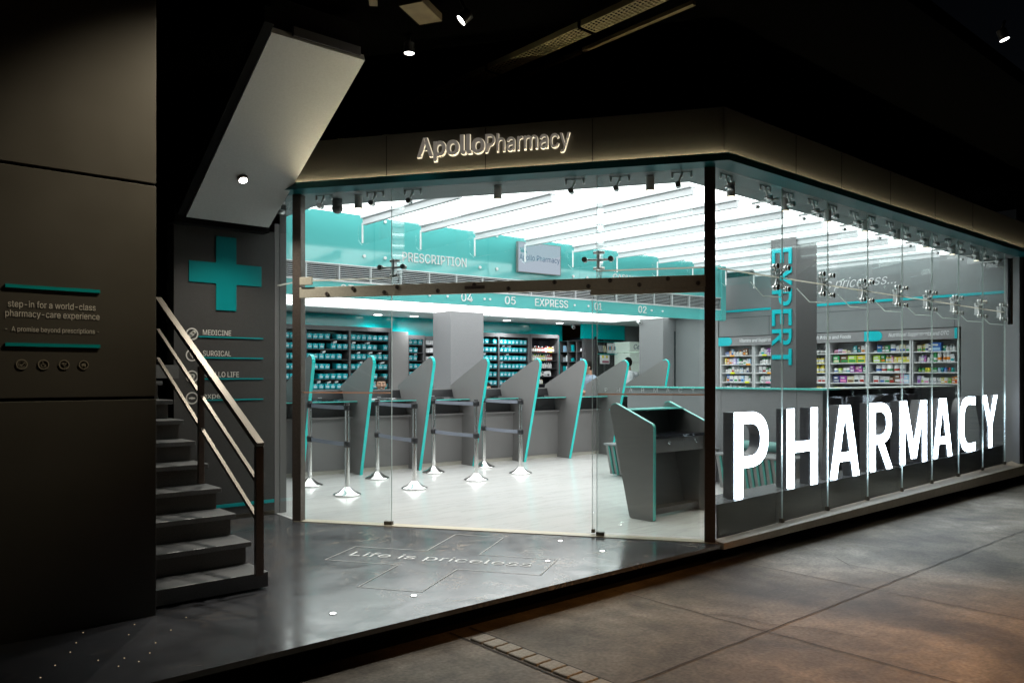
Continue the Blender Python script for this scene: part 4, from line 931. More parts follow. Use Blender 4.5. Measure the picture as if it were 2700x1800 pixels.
mb = MB(); mb.obox(GG, 9.32, 10.2, 3.72, 3.8, 0, 2.584); tag(build('rear_wall', mb, 'gwall2'), 'dark grey wall above the display fridge', 'wall')
# grey block with glass door
DB = thing('grey_block', 'grey wall block with a dark glass door right of the counters', 'wall', (13.6, 10.1, 0))
mb = MB(); mb.box(12.9, 13.265, 10.1, 10.72, 0, 2.58); mb.box(14.155, 14.6, 10.1, 10.4, 0, 2.58); mb.box(13.265, 14.155, 10.1, 10.4, 2.33, 2.58); build('wall_face', mb, 'gwall2', DB)
mb = MB(); mb.box(13.27, 14.15, 10.14, 10.17, .02, 2.325); dr = build('glass_door', mb, mat('dark_door_glass', (.06, .085, .09), .12), DB)
mb = MB(); mb.box(13.27, 14.15, 10.13, 10.139, 1.995, 2.025); build('rail', mb, 'lam_dark', dr)
mb = MB(); mb.box(13.86, 14.09, 10.125, 10.139, 2.255, 2.30); build('closer', mb, 'louvre', dr)
# security cameras
for k, (x, y, lb) in enumerate(((13.0, 12.75, 'white dome-ended security camera near the last round downlight'), (12.86, 10.7, 'white bullet security camera at the grey block corner'))):
    t = thing('security_camera', lb, 'camera', (x, y, 2.584))
    mb = MB(); mb.tube((x, y, 2.584), (x, y, 2.545), .03, n=14); build('mount', mb, 'white', t)
    mb = MB(); mb.tube((x + .03, y + .05, 2.535), (x - .05, y - .07, 2.50), .032, n=16); b_ = build('body', mb, 'white', t)
    mb = MB(); mb.tube((x - .0505, y - .0707, 2.4997), (x - .054, y - .076, 2.498), .022, n=14); build('lens', mb, 'black', b_)
t = thing('security_camera', 'grey dome camera hanging inside the glass beside the left post', 'camera', (3.86, 7.05, 3.15))
mb = MB(); mb.tube((3.86, 7.05, 3.151), (3.86, 7.05, 3.08), .05, n=18); build('mount', mb, 'soffit', t)
mb = MB(); mb.ball((3.86, 7.05, 3.06), .055, 8); build('dome', mb, 'lam', t)

# ------------------------------------------------------------------ end wall with product shelves
EW = thing('end_wall', 'grey end wall with teal stripe and white script above the product shelves', 'wall', (13.4, 6.5, 0))
mb = MB(); mb.box(13.3, 13.45, 4.02, 9.06, 2.165, 3.3); mb.box(13.3, 13.45, 9.04, 10.09, 0, 3.6); mb.box(13.3, 13.6, 3.95, 4.66, 0, 2.165); build('wall_face', mb, 'gwall', EW)
mb = MB(); mb.box(13.286, 13.299, 4.05, 9.0, 2.632, 2.672); build('teal_stripe', mb, 'teal_letter', EW)
mb = MB()
for y in (4.75, 6.1, 6.82, 7.95): mb.box(13.297, 13.2995, y - .003, y + .003, 2.17, 2.515)
mb.box(13.297, 13.2996, 4.66, 9.04, 2.516, 2.521); build('panel_seam', mb, 'void', EW)
UYm = (0, -1, 0)
mb = MB(); mb.text('life is priceless...', (13.298, 7.26, 2.92), UYm, UZ, .17, 1.62, .004, shear=.38, bold=-.006); build('lettering', mb, 'paper', EW)
mb = MB(); mb.box(13.28, 13.44, 3.86, 3.945, .1, 3.15); build('end_trim', mb, 'gwall', EW)
hdr = thing('shelf_header', 'grey header over the product shelves with teal tabs and category names', 'sign', (13.29, 6.9, 1.98))
mb = MB(); mb.box(13.27, 13.46, 4.70, 9.03, 1.982, 2.15); build('header_board', mb, 'gwall2', hdr)
mb = MB()
for y in (9.03, 7.56, 6.153, 4.74):
    mb.box(13.262, 13.2695, max(4.70, y - .22), y, 1.985, 2.147)
    if y > 5: mb.prism([(13.2695, y - .22 - .0815 * math.sin(R(a_)), 2.066 + .081 * math.cos(R(a_))) for a_ in range(0, 181, 15)], (-.0072, 0, 0))
build('teal_tab', mb, 'teal_letter', hdr)
mb = MB()
for tx, y, wd in (('Vitamins and Supplements', 8.56, .80), ('Health Drinks and Foods', 7.17, .79), ('Nutritional Supplements and OTC', 5.749, .93)): mb.text(tx, (13.268, y, 2.045), UYm, UZ, .06, wd, .003, shear=.2, bold=.008)
build('lettering', mb, 'paper', hdr)
bays = [(9.01, 8.30), (8.27, 7.55), (7.51, 6.84), (6.79, 6.135), (6.10, 5.42), (5.385, 4.70)]
SZ = [1.795, 1.625, 1.462, 1.285, 1.14]
bl = ['leftmost white shelf bay by the corner post', 'white shelf bay left of the cyan lettered pillar', 'white shelf bay half hidden by the lettered pillar', 'white shelf bay right of the lettered pillar with yellow boxes', 'white shelf bay of tins below the teal tab', 'rightmost white shelf bay with orange capped bottles']
for k, (a, b) in enumerate(bays):
    t = thing('shelf_bay', bl[k], 'shelf', (13.45, (a + b) / 2, 0), 'white product shelf bays on the end wall')
    mb = MB(); mb.box(13.60, 13.62, b, a, .9, 1.98); build('back_board', mb, mat('shelf_white', (.6, .62, .63), .4) if k == 0 else bpy.data.materials['shelf_white'], t)
    for y in (a, b): mb = MB(); mb.box(13.302, 13.599, y - .012, y + .012, .9, 1.981); build('side_board', mb, bpy.data.materials['shelf_white'], t)
    for z in SZ + [1.05]:
        mb = MB(); mb.box(13.315, 13.598, b + .0125, a - .0125, z - .016, z); build('shelf', mb, bpy.data.materials['shelf_white'], t)
    mb = MB(); mb.box(13.29, 13.34, a - .0005 + .013, a + .020, .9, 1.981); build('upright', mb, 'gwall2', t)
bs = ['leftmost bay', 'bay left of pillar', 'bay behind pillar', 'bay right of pillar', 'bay under teal tab', 'rightmost bay']
def prow(k, z, specs, where):
    y = bays[k][0] - .05
    for i, (kind, a, b, wd, h) in enumerate(specs):
        if y - wd < bays[k][1] + .02: break
        place(kind, a, b, wd * .94, h, V((13.40 + rnd.uniform(-.02, .03), y - wd / 2, z + .001)), R(90) * -1 + rnd.uniform(-.08, .08), '%s on %s, %s' % (ordinal(i), where, bs[k]), 'packages on the white shelves'); y -= wd
rn = ['top shelf', 'second shelf', 'third shelf', 'fourth shelf', 'lowest shelf']
def mix(n, opts): return [opts[i % len(opts)] for i in range(n)]
bb = lambda c, d, wd=.05, h=.1: ('bottle', c, d, wd, h)
bx = lambda c, d, wd=.06, h=.11: ('box', c, d, wd, h)
cn = lambda c, d, wd=.1, h=.12: ('can', c, d, wd, h)
prods = {
 0: [[bx('blue', 'white', .045, .07), bx('blue', 'white', .045, .075), bx('orange', 'white', .05, .09), bx('pale blue', 'blue', .05, .12), bb('white', 'black'), bb('white', 'black'), bb('cream', 'orange', .055), bb('white', 'black'), bx('brown', 'orange', .06, .12), bx('brown', 'cream', .05, .13)],
     [bx('yellow', 'white', .04, .12), bx('orange', 'white', .045, .12), bx('white', 'orange', .06, .11), bx('white', 'pink', .05, .11), bx('lilac', 'white', .06, .12), bx('pale blue', 'white', .05, .12), bb('green', 'green', .055, .11), bb('black', 'green', .05, .1), bx('white', 'green', .06, .08), bb('white', 'white', .05, .1), bx('pale blue', 'white', .05, .1)],
     [bb('white', 'black', .05, .09), bb('white', 'green', .05, .1), bb('white', 'green', .05, .1), bx('white', 'red', .05, .12), bb('grey', 'white', .055, .12), bb('grey', 'white', .055, .125), bb('white', 'teal', .05, .11), bb('pale blue', 'white', .05, .1), bb('white', 'black', .05, .09), bx('white', 'navy', .05, .1)],
     [bx('yellow', 'white', .04, .08), bx('blue', 'orange', .06, .14), bx('white', 'navy', .085, .12), bx('navy', 'white', .03, .12), bx('white', 'green', .08, .12), bx('white', 'brown', .075, .12), bx('pale blue', 'blue', .06, .12), bx('white', 'white', .085, .12), bb('white', 'green', .05, .1)],
     [bb('grey', 'black', .05, .08), bb('white', 'teal', .05, .08), bb('grey', 'white', .055, .09), bb('pale blue', 'white', .055, .08), bb('white', 'grey', .05, .08), bx('brown', 'grey', .06, .08), bb('white', 'teal', .05, .08), bb('white', 'black', .05, .08), bb('grey', 'white', .05, .08)]],
 1: [[bb('white', 'green', .05, .09), bx('white', 'teal', .08, .13), bx('white', 'lilac', .05, .1), bx('purple', 'white', .05, .12), bx('purple', 'white', .05, .12), bb('white', 'black')],
     [bb('white', 'black', .05, .09)] + [bb('white', 'green', .052, .11)] * 7, [bx('white', 'grey', .07, .12), bx('white', 'red', .07, .12), bb('green', 'white', .055, .1), bb('white', 'green', .05, .1), bb('green', 'green', .05, .12), bb('white', 'green', .05, .12)],
     [bx('green', 'white', .05, .1)] + [bx('white', 'grey', .06, .11)] * 3 + [bx('white', 'teal', .06, .13), bx('teal', 'white', .06, .1)], [bb('white', 'teal', .05, .08)] * 8],
 2: [[bx('grey', 'white', .08, .1)] * 5 + [bb('black', 'black', .06, .11)] * 3, [bx('green', 'white', .06, .1)] * 5 + [bb('yellow', 'black', .06, .12)] * 4, [bb('yellow', 'yellow', .055, .13)] * 10, [bx('white', 'red', .07, .11)] * 8, [bx('yellow', 'white', .07, .07)] * 7],
 3: [[bx('pink', 'brown', .08, .06), bx('lilac', 'brown', .08, .07), bx('cream', 'pink', .08, .06), bx('cream', 'brown', .06, .04), bx('grey', 'white', .04, .02), bx('teal', 'white', .07, .12), bx('brown', 'teal', .06, .12), bx('white', 'orange', .07, .12)],
     [bx('green', 'cream', .115, .125), bx('brown', 'green', .145, .125), bx('lime', 'green', .15, .125), bx('yellow', 'green', .15, .125)], [cn('white', 'blue', .075, .075), cn('lime', 'white', .075, .075), cn('white', 'grey', .075, .08), cn('white', 'teal', .07, .08), bx('purple', 'white', .075, .12), bx('pink', 'purple', .07, .1), bx('purple', 'pink', .06, .12), bx('green', 'white', .05, .1)],
     [bx('navy', 'grey', .11, .12), bx('purple', 'pink', .13, .12), bx('cream', 'brown', .12, .11), bx('white', 'black', .085, .13), bx('white', 'red', .09, .13)], [bx('lime', 'green', .06, .07), bx('cream', 'red', .09, .07), bx('white', 'orange', .06, .07), bx('blue', 'white', .12, .07), bx('navy', 'blue', .08, .07), bx('brown', 'cream', .12, .07)]],
 4: [[bx('white', 'grey', .05, .03), bx('blue', 'teal', .09, .12), bx('brown', 'white', .05, .11), bx('green', 'white', .08, .11), cn('white', 'blue', .1, .13), bx('white', 'grey', .05, .1), bx('cream', 'blue', .1, .12), bx('white', 'green', .06, .11)],
     [bx('lime', 'white', .12, .12), bx('green', 'orange', .07, .13), bb('yellow', 'white', .055, .12), bb('yellow', 'white', .05, .12), bx('pink', 'white', .03, .1), bx('yellow', 'cream', .07, .09), bx('yellow', 'white', .07, .09), bx('yellow', 'lime', .07, .09), bx('cream', 'yellow', .05, .09)], [bx('grey', 'white', .03, .02)] + [cn('white', c, .1, .13) for c in ('blue', 'red', 'green', 'red', 'grey')],
     [bx('white', 'red', .1, .12), bx('white', 'blue', .075, .11), bx('white', 'green', .09, .11), bx('brown', 'red', .08, .1), bx('brown', 'white', .1, .15), bx('pink', 'white', .06, .17), bx('pale blue', 'white', .09, .14)], [bx('navy', 'blue', .07, .07)] * 3 + [bx('brown', 'red', .07, .06)] * 3 + [bx('pink', 'white', .07, .06)]],
 5: [[bx('cream', 'green', .07, .1), bx('yellow', 'green', .05, .11), bx('white', 'navy', .05, .12), bx('navy', 'white', .05, .13), bx('blue', 'pale blue', .15, .14), bx('green', 'teal', .05, .09), bb('white', 'grey', .05, .09), bb('grey', 'white', .05, .1), bb('white', 'grey', .05, .09)],
     [bb('white', 'grey', .05, .12), bb('lilac', 'white', .055, .12), bx('purple', 'pink', .03, .1), bb('white', 'black', .05, .1), cn('white', 'green', .06, .12), cn('green', 'white', .06, .15), cn('white', 'orange', .06, .16), cn('white', 'orange', .065, .17), cn('white', 'orange', .065, .17), bx('white', 'teal', .06, .12)], [cn(c, d, .05, .07) for c, d in (('green', 'lime'), ('green', 'white'), ('yellow', 'green'), ('yellow', 'lime'), ('green', 'white'), ('green', 'white'), ('pale blue', 'white'), ('teal', 'navy'), ('blue', 'grey'), ('red', 'teal'), ('teal', 'green'))],
     [bx('lilac', 'purple', .055, .12), bx('white', 'lime', .04, .12), bx('white', 'pink', .08, .09)] + [bx('white', 'grey', .035, .09)] * 5 + [bx('yellow', 'white', .05, .09), bx('white', 'orange', .05, .09), bx('lime', 'green', .05, .08), bx('orange', 'white', .05, .1), bx('orange', 'red', .05, .11)], [bx('teal', 'white', .06, .06)] * 8]}
for k, rows5 in prods.items():
    for r_, sp in enumerate(rows5): prow(k, SZ[r_], sp, rn[r_])
tagc = {'yellow': (.75, .8, .02), 'orange': (.85, .4, .05), 'pink': (.85, .3, .5)}
for i, (y, z, c, lb) in enumerate(((8.75, 1.795, 'orange', 'top shelf of the leftmost bay'), (8.4, 1.625, 'orange', 'second shelf of the leftmost bay'), (8.74, 1.462, 'yellow', 'third shelf of the leftmost bay'), (8.42, 1.285, 'yellow', 'fourth shelf of the leftmost bay'), (8.05, 1.795, 'yellow', 'top shelf left of the lettered pillar'), (7.95, 1.462, 'orange', 'third shelf left of the lettered pillar'), (7.98, 1.285, 'pink', 'fourth shelf left of the lettered pillar'))):
    mb = MB(); mb.box(13.305, 13.3145, y - .045, y + .045, z - .018, z + .012); tag(build('shelf_tag', mb, cmat(tagc[c])), '%s price tag on the %s' % (c, lb), 'price tag', 'price tags on the white shelves')

# pillar with vertical lettering
PL = thing('lettered_pillar', 'grey pillar with cyan vertical lettering behind the low wall', 'pillar', (10.28, 5.76, 0))
mb = MB(); mb.box(10.0, 10.566, 5.573, 5.952, 0, 3.298); build('shaft', mb, mat('pillar_laminate', (.125, .121, .124), .5, var=.05, vscale=60), PL)
# letters stand sideways: reading downward
mb = MB()
zt_ = 3.16
for ch in 'EXPERT':
    w_ = .225 if ch in 'EPRT' else .25
    for pc_ in glyph(ch): mb.prism([(9.999, 5.925 - .295 * z, zt_ - w_ * x) for x, z in pc_], (-.018, 0, 0))
    zt_ -= w_ + .047
build('lettering', mb, 'teal_letter', PL)

# low wall behind the benches and the letters
LW = thing('low_wall', 'chest high grey low wall with glass coping behind the benches', 'wall', (8.95, 6.2, 0))
mb = MB(); segs_ = [7.62, 6.803, 6.02, 4.95, 4.62]
for a, b in zip(segs_[:-1], segs_[1:]): mb.box(8.9, 9.0, b + .002, a - .002, .002, 1.232)
build('wall_face', mb, 'gwall2', LW)
mb = MB(); mb.box(8.86, 9.2, 4.55, 7.64, 1.233, 1.25); build('coping', mb, 'tealglassedge', LW)
LB = thing('back_counter', 'dark glossy back panel with glass coping behind the lit letters', 'counter', (11, 4.6, 0))
mb = MB(); mb.box(9.002, 12.9, 4.6, 4.65, .1, 1.236); build('gloss_panel', mb, 'gloss_dark', LB)
mb = MB(); mb.box(9.21, 12.92, 4.58, 4.95, 1.2365, 1.252); build('coping', mb, 'glassedge', LB)
# benches
def bench(y0, y1, label):
    t = thing('waiting_bench', label, 'bench', (8.5, (y0 + y1) / 2, .002), 'striped waiting benches')
    mb = MB(); mb.prism([(8.36, y0, .03), (8.26, y0, .44), (8.8, y0, .44), (8.74, y0, .03)], (0, y1 - y0, 0)); build('body', mb, 'lam', t)
    n = int((y1 - y0) / .085); 
    for k in range(n):
        y = y0 + .04 + k * (y1 - y0 - .04) / n; mb = MB()
        mb.hexa([(8.345, y, .03), (8.36, y, .03), (8.36, y + .028, .03), (8.345, y + .028, .03), (8.245, y, .43), (8.26, y, .43), (8.26, y + .028, .43), (8.245, y + .028, .43)]); build('slat', mb, bpy.data.materials.get('bench_slat') or mat('bench_slat', (.03, .23, .20), .5), t)
    mb = MB(); mb.box(8.22, 8.84, y0 - .01, y1 + .01, .441, .465); build('seat', mb, 'soffit', t, bevel=.008)
    mb = MB(); mb.tube((8.68, y0 + .02, .54), (8.68, y1 - .02, .54), .062, n=20); build('bolster', mb, mat('bench_bolster', (.16, .34, .32), .6), t)
bench(6.0, 7.47, 'striped teal and grey waiting bench behind the kiosk'); bench(4.64, 5.66, 'striped waiting bench seen through letters P and H')

# ------------------------------------------------------------------ kiosk desk by the door
K = thing('kiosk_desk', 'grey stand-up kiosk desk with teal edges and two drawers by the entrance', 'kiosk', (6.48, 5.1, .002))
for (x, y_) in ((6.03, 0), (6.95, .055)):
    prof = rounded([(4.829, .003, 0), (5.12, .003, 0), (5.43, 1.17, 0), (5.32, 1.13 + .01, 0), (4.82, .925, 0)], [.012, .02, .05, .03, .05])
    prof = rounded([(4.829, .003, 0), (5.12, .003, 0), (5.405, 1.165, 0), (4.826, .925, 0)], [.02, .03, .065, .05])
    mb = MB(); mb.prism([(x - .017, p.x + y_, p.y) for p in prof], (.034, 0, 0)); sp = build('side_panel', mb, 'lam', K)
    mb = MB(); m_ = len(prof)
    for i in range(m_):
        a, b = prof[i], prof[(i + 1) % m_]; d = (b - a); 
        if d.length < 1e-5: continue
        d = d.normalized(); n_ = V((d.y, -d.x, 0)); mid = (a + b) / 2
        if (mid - V((5.1, .6, 0))).dot(n_) < 0: n_ = -n_
        if n_.y < -.5 or n_.x > .6: continue
        mb.prism([(x - .0175, p.x + y_, p.y) for p in (a + n_ * .0005, b + n_ * .0005, b + n_ * .007, a + n_ * .007)], (.035, 0, 0))
    build('edge_trim', mb, 'tealglassedge', sp)
x0, x1 = 6.0475, 6.9325
mb = MB(); mb.hexa([(x0, 5.085, .06), (x1, 5.14, .06), (x1, 5.16, .06), (x0, 5.105, .06), (x0, 5.32, 1.05), (x1, 5.375, 1.05), (x1, 5.395, 1.05), (x0, 5.34, 1.05)]); build('back_panel', mb, 'lam', K)
mb = MB(); mb.box(x0, x1, 5.14, 5.42, 1.052, 1.064); build('glass_shelf', mb, 'tealglassedge', K)
mb = MB(); mb.box(x0, x1, 4.885, 5.195, .786, .815); build('worktop', mb, 'gloss_dark', K)
for a, b, kx in ((x0 + .003, 6.60, 6.34), (6.606, x1 - .003, 6.77)):
    mb = MB(); mb.box(a, b, 4.905, 5.2, .645, .783); dw = build('drawer', mb, 'lam', K)
    mb = MB(); mb.tube((kx, 4.9045, .74), (kx, 4.885, .74), .012, n=14); mb.tube((kx + .03, 4.9045, .725), (kx + .03, 4.893, .725), .008, n=12); build('lock', mb, 'chrome', dw)
mb = MB(); mb.box(x0, x1, 4.96, 5.08, .03, .09); build('foot_rail', mb, 'lam_dark', K)

# ------------------------------------------------------------------ people behind the counter
def person(loc, face, label, shirt, lean=0.0, hair_style='short', moustache=False, smile=False, head_tilt=0):
    """seated figure: capsules fused into one skin by a voxel remesh; LOC is the seat point, FACE the heading in degrees"""
    L = V(loc); c_, s_ = math.cos(R(face)), math.sin(R(face))
    def W3(x, y, z):  # local: +y forward, +x right
        return L + V((c_ * y + s_ * x, s_ * y - c_ * x, z))
    t = thing('person', label, 'person', L)
    def cap(mb, a, b, r1, r2):
        a, b = W3(*a), W3(*b); mb.tube(a, b, r1, r2, n=14); mb.ball(a, r1, 7); mb.ball(b, r2, 7)
    hx, hy, hz = 0, .05 + lean, .75      # head centre
    mb = MB()
    cap(mb, (0, 0, .08), (0, lean * .4, .28), .14, .13); cap(mb, (0, lean * .4, .28), (0, lean * .7, .46), .13, .14)
    cap(mb, (-.15, lean * .7, .50), (.15, lean * .7, .50), .07, .07); cap(mb, (0, lean * .7, .50), (0, hy - .02, hz - .08), .062, .055)
    for sg in (-1, 1):
        cap(mb, (sg * .175, lean * .7, .50), (sg * .215, .06 + lean, .25), .055, .043); cap(mb, (sg * .215, .06 + lean, .25), (sg * .12, .31 + lean, .27), .041, .028)
        cap(mb, (sg * .12, .31 + lean, .27), (sg * .105, .39 + lean, .265), .033, .03)
        for q, ln in ((-.03, .065), (-.01, .08), (.011, .075), (.03, .06)): 
            cap(mb, (sg * .105 + q * .9, .395 + lean, .268), (sg * .105 + q, .395 + ln * .6 + lean, .262), .0095, .009); cap(mb, (sg * .105 + q, .395 + ln * .6 + lean, .262), (sg * .105 + q, .395 + ln + lean, .248), .009, .008)
        cap(mb, (sg * .075, .355 + lean, .265), (sg * .05, .40 + lean, .262), .011, .009)
        cap(mb, (sg * .08, .05, .08), (sg * .11, .42, .08), .08, .06); cap(mb, (sg * .11, .42, .08), (sg * .11, .44, -.33), .055, .04); cap(mb, (sg * .11, .44, -.35), (sg * .11, .56, -.37), .035, .03)
    # head: skull, jaw, nose, ears
    mb.ball(W3(hx, hy, hz + .02), .092, 12, (.86, .86, 1.12)); 
    cap(mb, (0, hy + .022, hz - .045), (0, hy + .035, hz - .072), .058, .044); cap(mb, (-.03, hy + .05, hz - .012), (.03, hy + .05, hz - .012), .042, .042)
    cap(mb, (0, hy + .088, hz + .018), (0, hy + .106, hz - .018), .010, .016)
    for sg in (-1, 1): mb.ball(W3(sg * .080, hy - .005, hz - .002), .026, 6, (.55, .55, 1.1)); cap(mb, (sg * .018, hy + .078, hz + .035), (sg * .045, hy + .066, hz + .036), .012, .011)
    body = build('body', mb, 'skin', t)
    rm = body.modifiers.new('remesh', 'REMESH'); rm.mode = 'VOXEL'; rm.voxel_size = .0075; rm.use_smooth_shade = True
    sm = body.modifiers.new('smooth', 'SMOOTH'); sm.iterations = 3; sm.factor = .5
    mb = MB()
    for sg in (-1, 1):
        mb.m = 0; mb.ball(W3(sg * .031, hy + .0895, hz + .017), .0075, 6); mb.m = 1; mb.ball(W3(sg * .031, hy + .0935, hz + .017), .0055, 6)
        mb.tube(W3(sg * .016, hy + .099, hz + .036), W3(sg * .05, hy + .083, hz + .038), .0055, .003, n=6)
    mb.m = 2; mb.ball(W3(0, hy + .092, hz - .046), .024, 7, (1, 1, .3))
    if smile: mb.m = 0; mb.ball(W3(0, hy + .097, hz - .045), .021, 7, (1, .9, .3))
    if moustache: mb.m = 1; mb.tube(W3(-.03, hy + .094, hz - .036), W3(0, hy + .104, hz - .03), .004, .007, n=6); mb.tube(W3(0, hy + .104, hz - .03), W3(.03, hy + .094, hz - .036), .007, .004, n=6)
    build('eyes_and_mouth', mb, ['teeth', 'hair', cmat((.25, .09, .07))], t)
    mb = MB(); mb.ball(W3(hx, hy - .014, hz + .036), .098, 12, (.9, .92, 1.12))
    keep = []
    for f in mb.f:
        c = sum((mb.v[i] for i in f), V()) / len(f) - W3(hx, hy, hz); fwd = c.dot(V((c_, s_, 0))); up = c.z
        keep.append(up > (.058 if fwd > .03 else .02 if fwd > -.01 else -.055))
    mb.f = [f for f, k_ in zip(mb.f, keep) if k_]; mb.mi = [0] * len(mb.f); mb.sm = [True] * len(mb.f)
    for q in range(0): mb.ball(W3(-.06 + q * .015, hy + .052 - abs(q - 4) * .008, hz + .118 + rnd.uniform(0, .016) - abs(q - 4) * .004), .026, 6)
    build('hair', mb, 'hair', t)
    mb = MB(); cap(mb, (0, 0, .02), (0, lean * .4, .28), .152, .148); cap(mb, (0, lean * .4, .28), (0, lean * .7, .46), .148, .155); cap(mb, (-.155, lean * .7, .495), (.155, lean * .7, .495), .083, .083)
    for sg in (-1, 1):
        cap(mb, (sg * .178, lean * .7, .495), (sg * .207, .03 + lean, .33), .068, .06)
        mb.prism([W3(sg * .005, hy + .05, hz - .19), W3(sg * .075, hy + .02, hz - .13), W3(sg * .078, hy - .03, hz - .12), W3(sg * .07, hy + .0, hz - .2)], W3(0, .012, 0) - L)
    sh = build('shirt', mb, shirt, t); rm = sh.modifiers.new('remesh', 'REMESH'); rm.mode = 'VOXEL'; rm.voxel_size = .012; rm.use_smooth_shade = True
    mb = MB(); 
    for sg in (-1, 1): cap(mb, (sg * .08, .03, .08), (sg * .11, .42, .08), .09, .07); cap(mb, (sg * .11, .42, .08), (sg * .11, .44, -.3), .065, .055)
    tr = build('trousers', mb, 'lam_dark', t); rm = tr.modifiers.new('remesh', 'REMESH'); rm.mode = 'VOXEL'; rm.voxel_size = .015
    return t
person((6.93, 11.2, .50), -118, 'smiling person with short black hair and pale shirt seated behind the counter', 'shirt', moustache=True, smile=True)
person((9.2, 11.25, .40), -118, 'seated person whose eyes and black hair show above a monitor', 'shirt')
person((11.52, 10.75, .82), 150, 'dark haired person in blue grey shirt bending between the right partitions', 'shirt2', lean=.05)
person((13.30, 11.35, .92), 60, 'person in white shirt standing with their back turned beside the fridge', 'shirt')
# chairs under the seated clerks
for k, (x, y, zs, lb) in enumerate(((6.93, 11.25, .5, 'smiling clerk'), (9.2, 11.3, .4, 'clerk hidden by a monitor'))):
    t = thing('office_chair', 'black office chair under the %s' % lb, 'chair', (x, y, .002), 'office chairs behind the counter')
    mb = MB(); mb.box(x - .24, x + .24, y - .22, y + .24, zs - .08, zs - .03); build('seat', mb, 'black', t, bevel=.02)
    mb = MB(); mb.box(x - .21, x + .21, y + .26, y + .30, zs + .0, zs + .42); build('backrest', mb, 'black', t, bevel=.02)
    mb = MB(); mb.tube((x, y, .06), (x, y, zs - .08), .028); build('column', mb, 'chrome', t)
    mb = MB()
    for q in range(5): mb.tube((x, y, .07), (x + .27 * math.cos(q * 1.257), y + .27 * math.sin(q * 1.257), .03), .02, .015)
    build('base', mb, 'black', t)

# ------------------------------------------------------------------ platform inlay and floor lights
mb = MB()
cc = [(3.314, 5.743), (3.659, 5.226), (4.229, 5.60), (4.46, 5.215), (3.895, 4.845), (4.234, 4.324), (3.818, 4.065), (3.476, 4.584), (2.937, 4.255), (2.690, 4.635), (3.226, 4.975), (2.9, 5.485)]
strip(mb, cc + [cc[0]], .009, .0025)
IN = build('floor_inlay', mb, mat('metal_inlay', (.42, .42, .40), .5)); LOC[IN.name] = IN.location.copy()
tag(IN, 'metal cross outline with slogan lettering inlaid in the dark marble platform', 'floor inlay')
mb = MB(); d_ = V((3.942 - 3.126, 4.267 - 5.479, 0)); up_ = V((-d_.y, d_.x, 0)).normalized()
mb.text('Life is priceless', (3.11, 5.50, .002), d_, up_, .13, d_.length + .0, .0006, bold=.0); build('lettering', mb, mat('inlay_letter', (.72, .73, .72), .5), IN)
for k, (x, y) in enumerate(((2.277, 4.211), (2.85, 4.213), (4.147, 4.336), (4.709, 4.293), (4.735, 4.797))):
    t = thing('floor_light', 'tiny round white light set into the marble platform, %s from the left' % ordinal(k), 'floor light', (x, y, .001), 'round lights set in the platform')
    mb = MB(); mb.tube((x, y, .0005), (x, y, .0035), .022, n=20); build('ring', mb, 'fit', t)
    mb = MB(); mb.tube((x, y, .0036), (x, y, .0045), .015, n=20); build('lens', mb, 'lens', t)
M['speck'] = emis('warm_speck', (1, .75, .45), .5)  # tiny emissive discs make the bright specks on the marble
for k, (x, y) in enumerate(((1.082, 4.80), (1.013, 4.639), (.956, 4.502), (1.335, 4.764), (1.6, 4.707), (1.259, 4.598), (1.457, 4.527), (1.327, 4.364), (1.256, 4.223), (1.138, 4.23), (.857, 4.345), (1.032, 4.282), (.771, 4.213), (1.085, 4.13), (1.178, 4.133))):
    mb = MB(); mb.tube((x, y, .0005), (x, y, .002), .0032, n=8); tag(build('floor_speck', mb, 'speck'), 'pinpoint warm glowing speck in the dark marble beside the slogan wall', 'floor light', 'pinpoint glowing specks in the platform')

# ------------------------------------------------------------------ dark canopy over the platform
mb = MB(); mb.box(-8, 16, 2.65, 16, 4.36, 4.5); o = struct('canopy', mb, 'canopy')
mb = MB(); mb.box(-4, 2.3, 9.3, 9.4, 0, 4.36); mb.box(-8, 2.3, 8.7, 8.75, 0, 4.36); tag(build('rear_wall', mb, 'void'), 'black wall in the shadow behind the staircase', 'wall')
# perforated cable tray
TR = thing('cable_tray', 'perforated metal cable tray crossing the dark canopy', 'cable tray', (4.64, 5.5, 4.15))
bm = bmesh.new(); W_ = .16; y = 3.6
mbt = MB(); segs3 = [(3.55, 4.42), (4.46, 5.6), (5.64, 6.8), (6.84, 8.4)]
for (a, b) in segs3:
    nn = int((b - a) / .038)
    for i in range(nn + 1): 
        yy = a + (b - a) * i / nn; sh = .5 * (i % 2)
        mbt.box(4.60, 4.60 + W_, yy - .006, yy + .006, 4.2, 4.2025)
        if i < nn:
            y2 = a + (b - a) * (i + 1) / nn
            for q in range(5):
                xx = 4.60 + (q + sh * .8 + .1) * W_ / 5
                if xx < 4.60 + W_ - .008: mbt.box(xx, xx + .009, yy + .006, y2 - .006, 4.2, 4.2025)
    mbt.box(4.592, 4.60, a, b, 4.2, 4.25); mbt.box(4.60 + W_, 4.768, a, b, 4.2, 4.25)
build('tray_mesh', mbt, 'tray', TR)
for (a, b) in segs3[1:]: mb = MB(); mb.box(4.59, 4.77, a - .03, a - .01, 4.19, 4.26); build('joint_plate', mb, 'canopy', TR)
CD = thing('conduit', 'thin flat conduit running beside the perforated tray', 'conduit', (4.97, 5.5, 4.2))
mb = MB(); mb.box(4.95, 4.99, 3.6, 4.75, 4.2, 4.23); mb.box(4.955, 4.995, 4.8, 6.6, 4.2, 4.23); mb.box(4.96, 5.04, 6.7, 8.2, 4.19, 4.22); build('channel', mb, 'duct', CD)
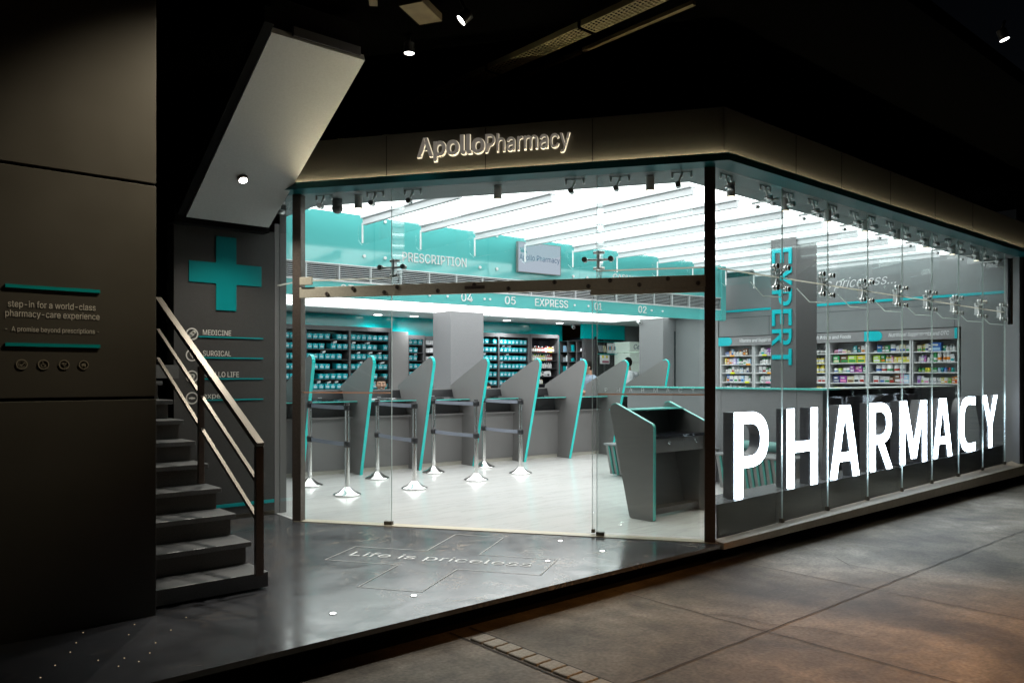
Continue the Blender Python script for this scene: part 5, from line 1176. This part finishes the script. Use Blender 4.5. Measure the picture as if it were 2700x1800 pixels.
for k, (x, y, a_, b_, ang) in enumerate(((5.85, 5.2, .35, .12, .3), (3.55, 5.15, .35, .2, .5), (3.0, 5.0, .7, .06, .95), (2.6, 5.2, .6, .05, -.5))):
    fr = lambda u, v_, z: V((x + u * math.cos(ang) - v_ * math.sin(ang), y + u * math.sin(ang) + v_ * math.cos(ang), z))
    mb = MB(); mb.obox(fr, -a_ / 2, a_ / 2, -b_ / 2, b_ / 2, 4.24, 4.3); tag(build('duct_piece', mb, 'duct'), ['dusty reddish duct plate high in the dark canopy right of the tray', 'dusty duct box beside the hanging round lamp', 'thin dusty strut near the top of the stair soffit', 'dusty pipe strut left of the upper stair flight'][k], 'duct')
# hanging lamps
def canopy_lamp(x, y, z, d, label, watts, color, tgt, angle=95, lens=None, r=.05):
    t = thing('canopy_lamp', label, 'lamp', (x, y, z), 'round spot lamps under the canopy')
    p, d = V((x, y, z)), V(d).normalized()
    mb = MB(); mb.tube(p - d * .09, p, r * 1.1, n=24, caps=False); mb.tube(p - d * .085, p - d * .09, r * 1.1, n=24); build('housing', mb, 'black', t)
    mb = MB(); mb.tube(p - d * .012, p - d * .004, r, n=24); build('lens', mb, lens or 'lens', t)
    mb = MB(); mb.tube(p - d * .08, (x, y, 4.36), .012, n=8); build('stem', mb, 'black', t)
    spot('lamp_beam', p + d * .02, tgt, watts, color, angle, .8, .04, t)
canopy_lamp(3.806, 4.97, 4.2, (-.58, .38, -.67), 'tilted round spot lamp nearest the camera under the canopy', 260, (1, .96, .9), (3.1, 4.5, 0), 56, r=.042)
canopy_lamp(3.857, 5.774, 4.2, (0, 0, -1), 'round spot lamp between the stair soffit and the tray', 160, (1, .96, .9), (3.0, 5.3, 0), 60, r=.042)
canopy_lamp(7.44, 2.27, 4.2, (.1, -.25, -.9), 'small spot lamp at the far right edge of the canopy', 50, (1, .88, .7), (8.0, .8, GZ), 110, r=.035)
# lamps of the street just outside the picture
spot('wall_washer', (2.75, 3.75, 4.25), (1.5, 4.9, 2.6), 270, (1, .87, .64), 44, 1.0, .06)
spot('street_lamp', (6.3, -1.2, 4.6), (4.95, 1.0, GZ), 1500, (1, .45, .13), 54, 1.0, .12)
spot('far_street_lamp', (-2.0, -4.5, 4.4), (4.75, 5.4, 2.0), 260, (1, .88, .72), 17, 1.0, .15)
# dark facade beyond the shop
mb = MB(); mb.box(13.45, 13.9, 3.84, 3.95, GZ, 4.3); mb.box(14.0, 18, 3.6, 3.75, GZ, 4.3); tag(build('dark_facade', mb, mat('dark_brown_facade', (.012, .009, .007), .7, var=.3, vscale=5)), 'dark brown neighbouring facade right of the glass front', 'wall')
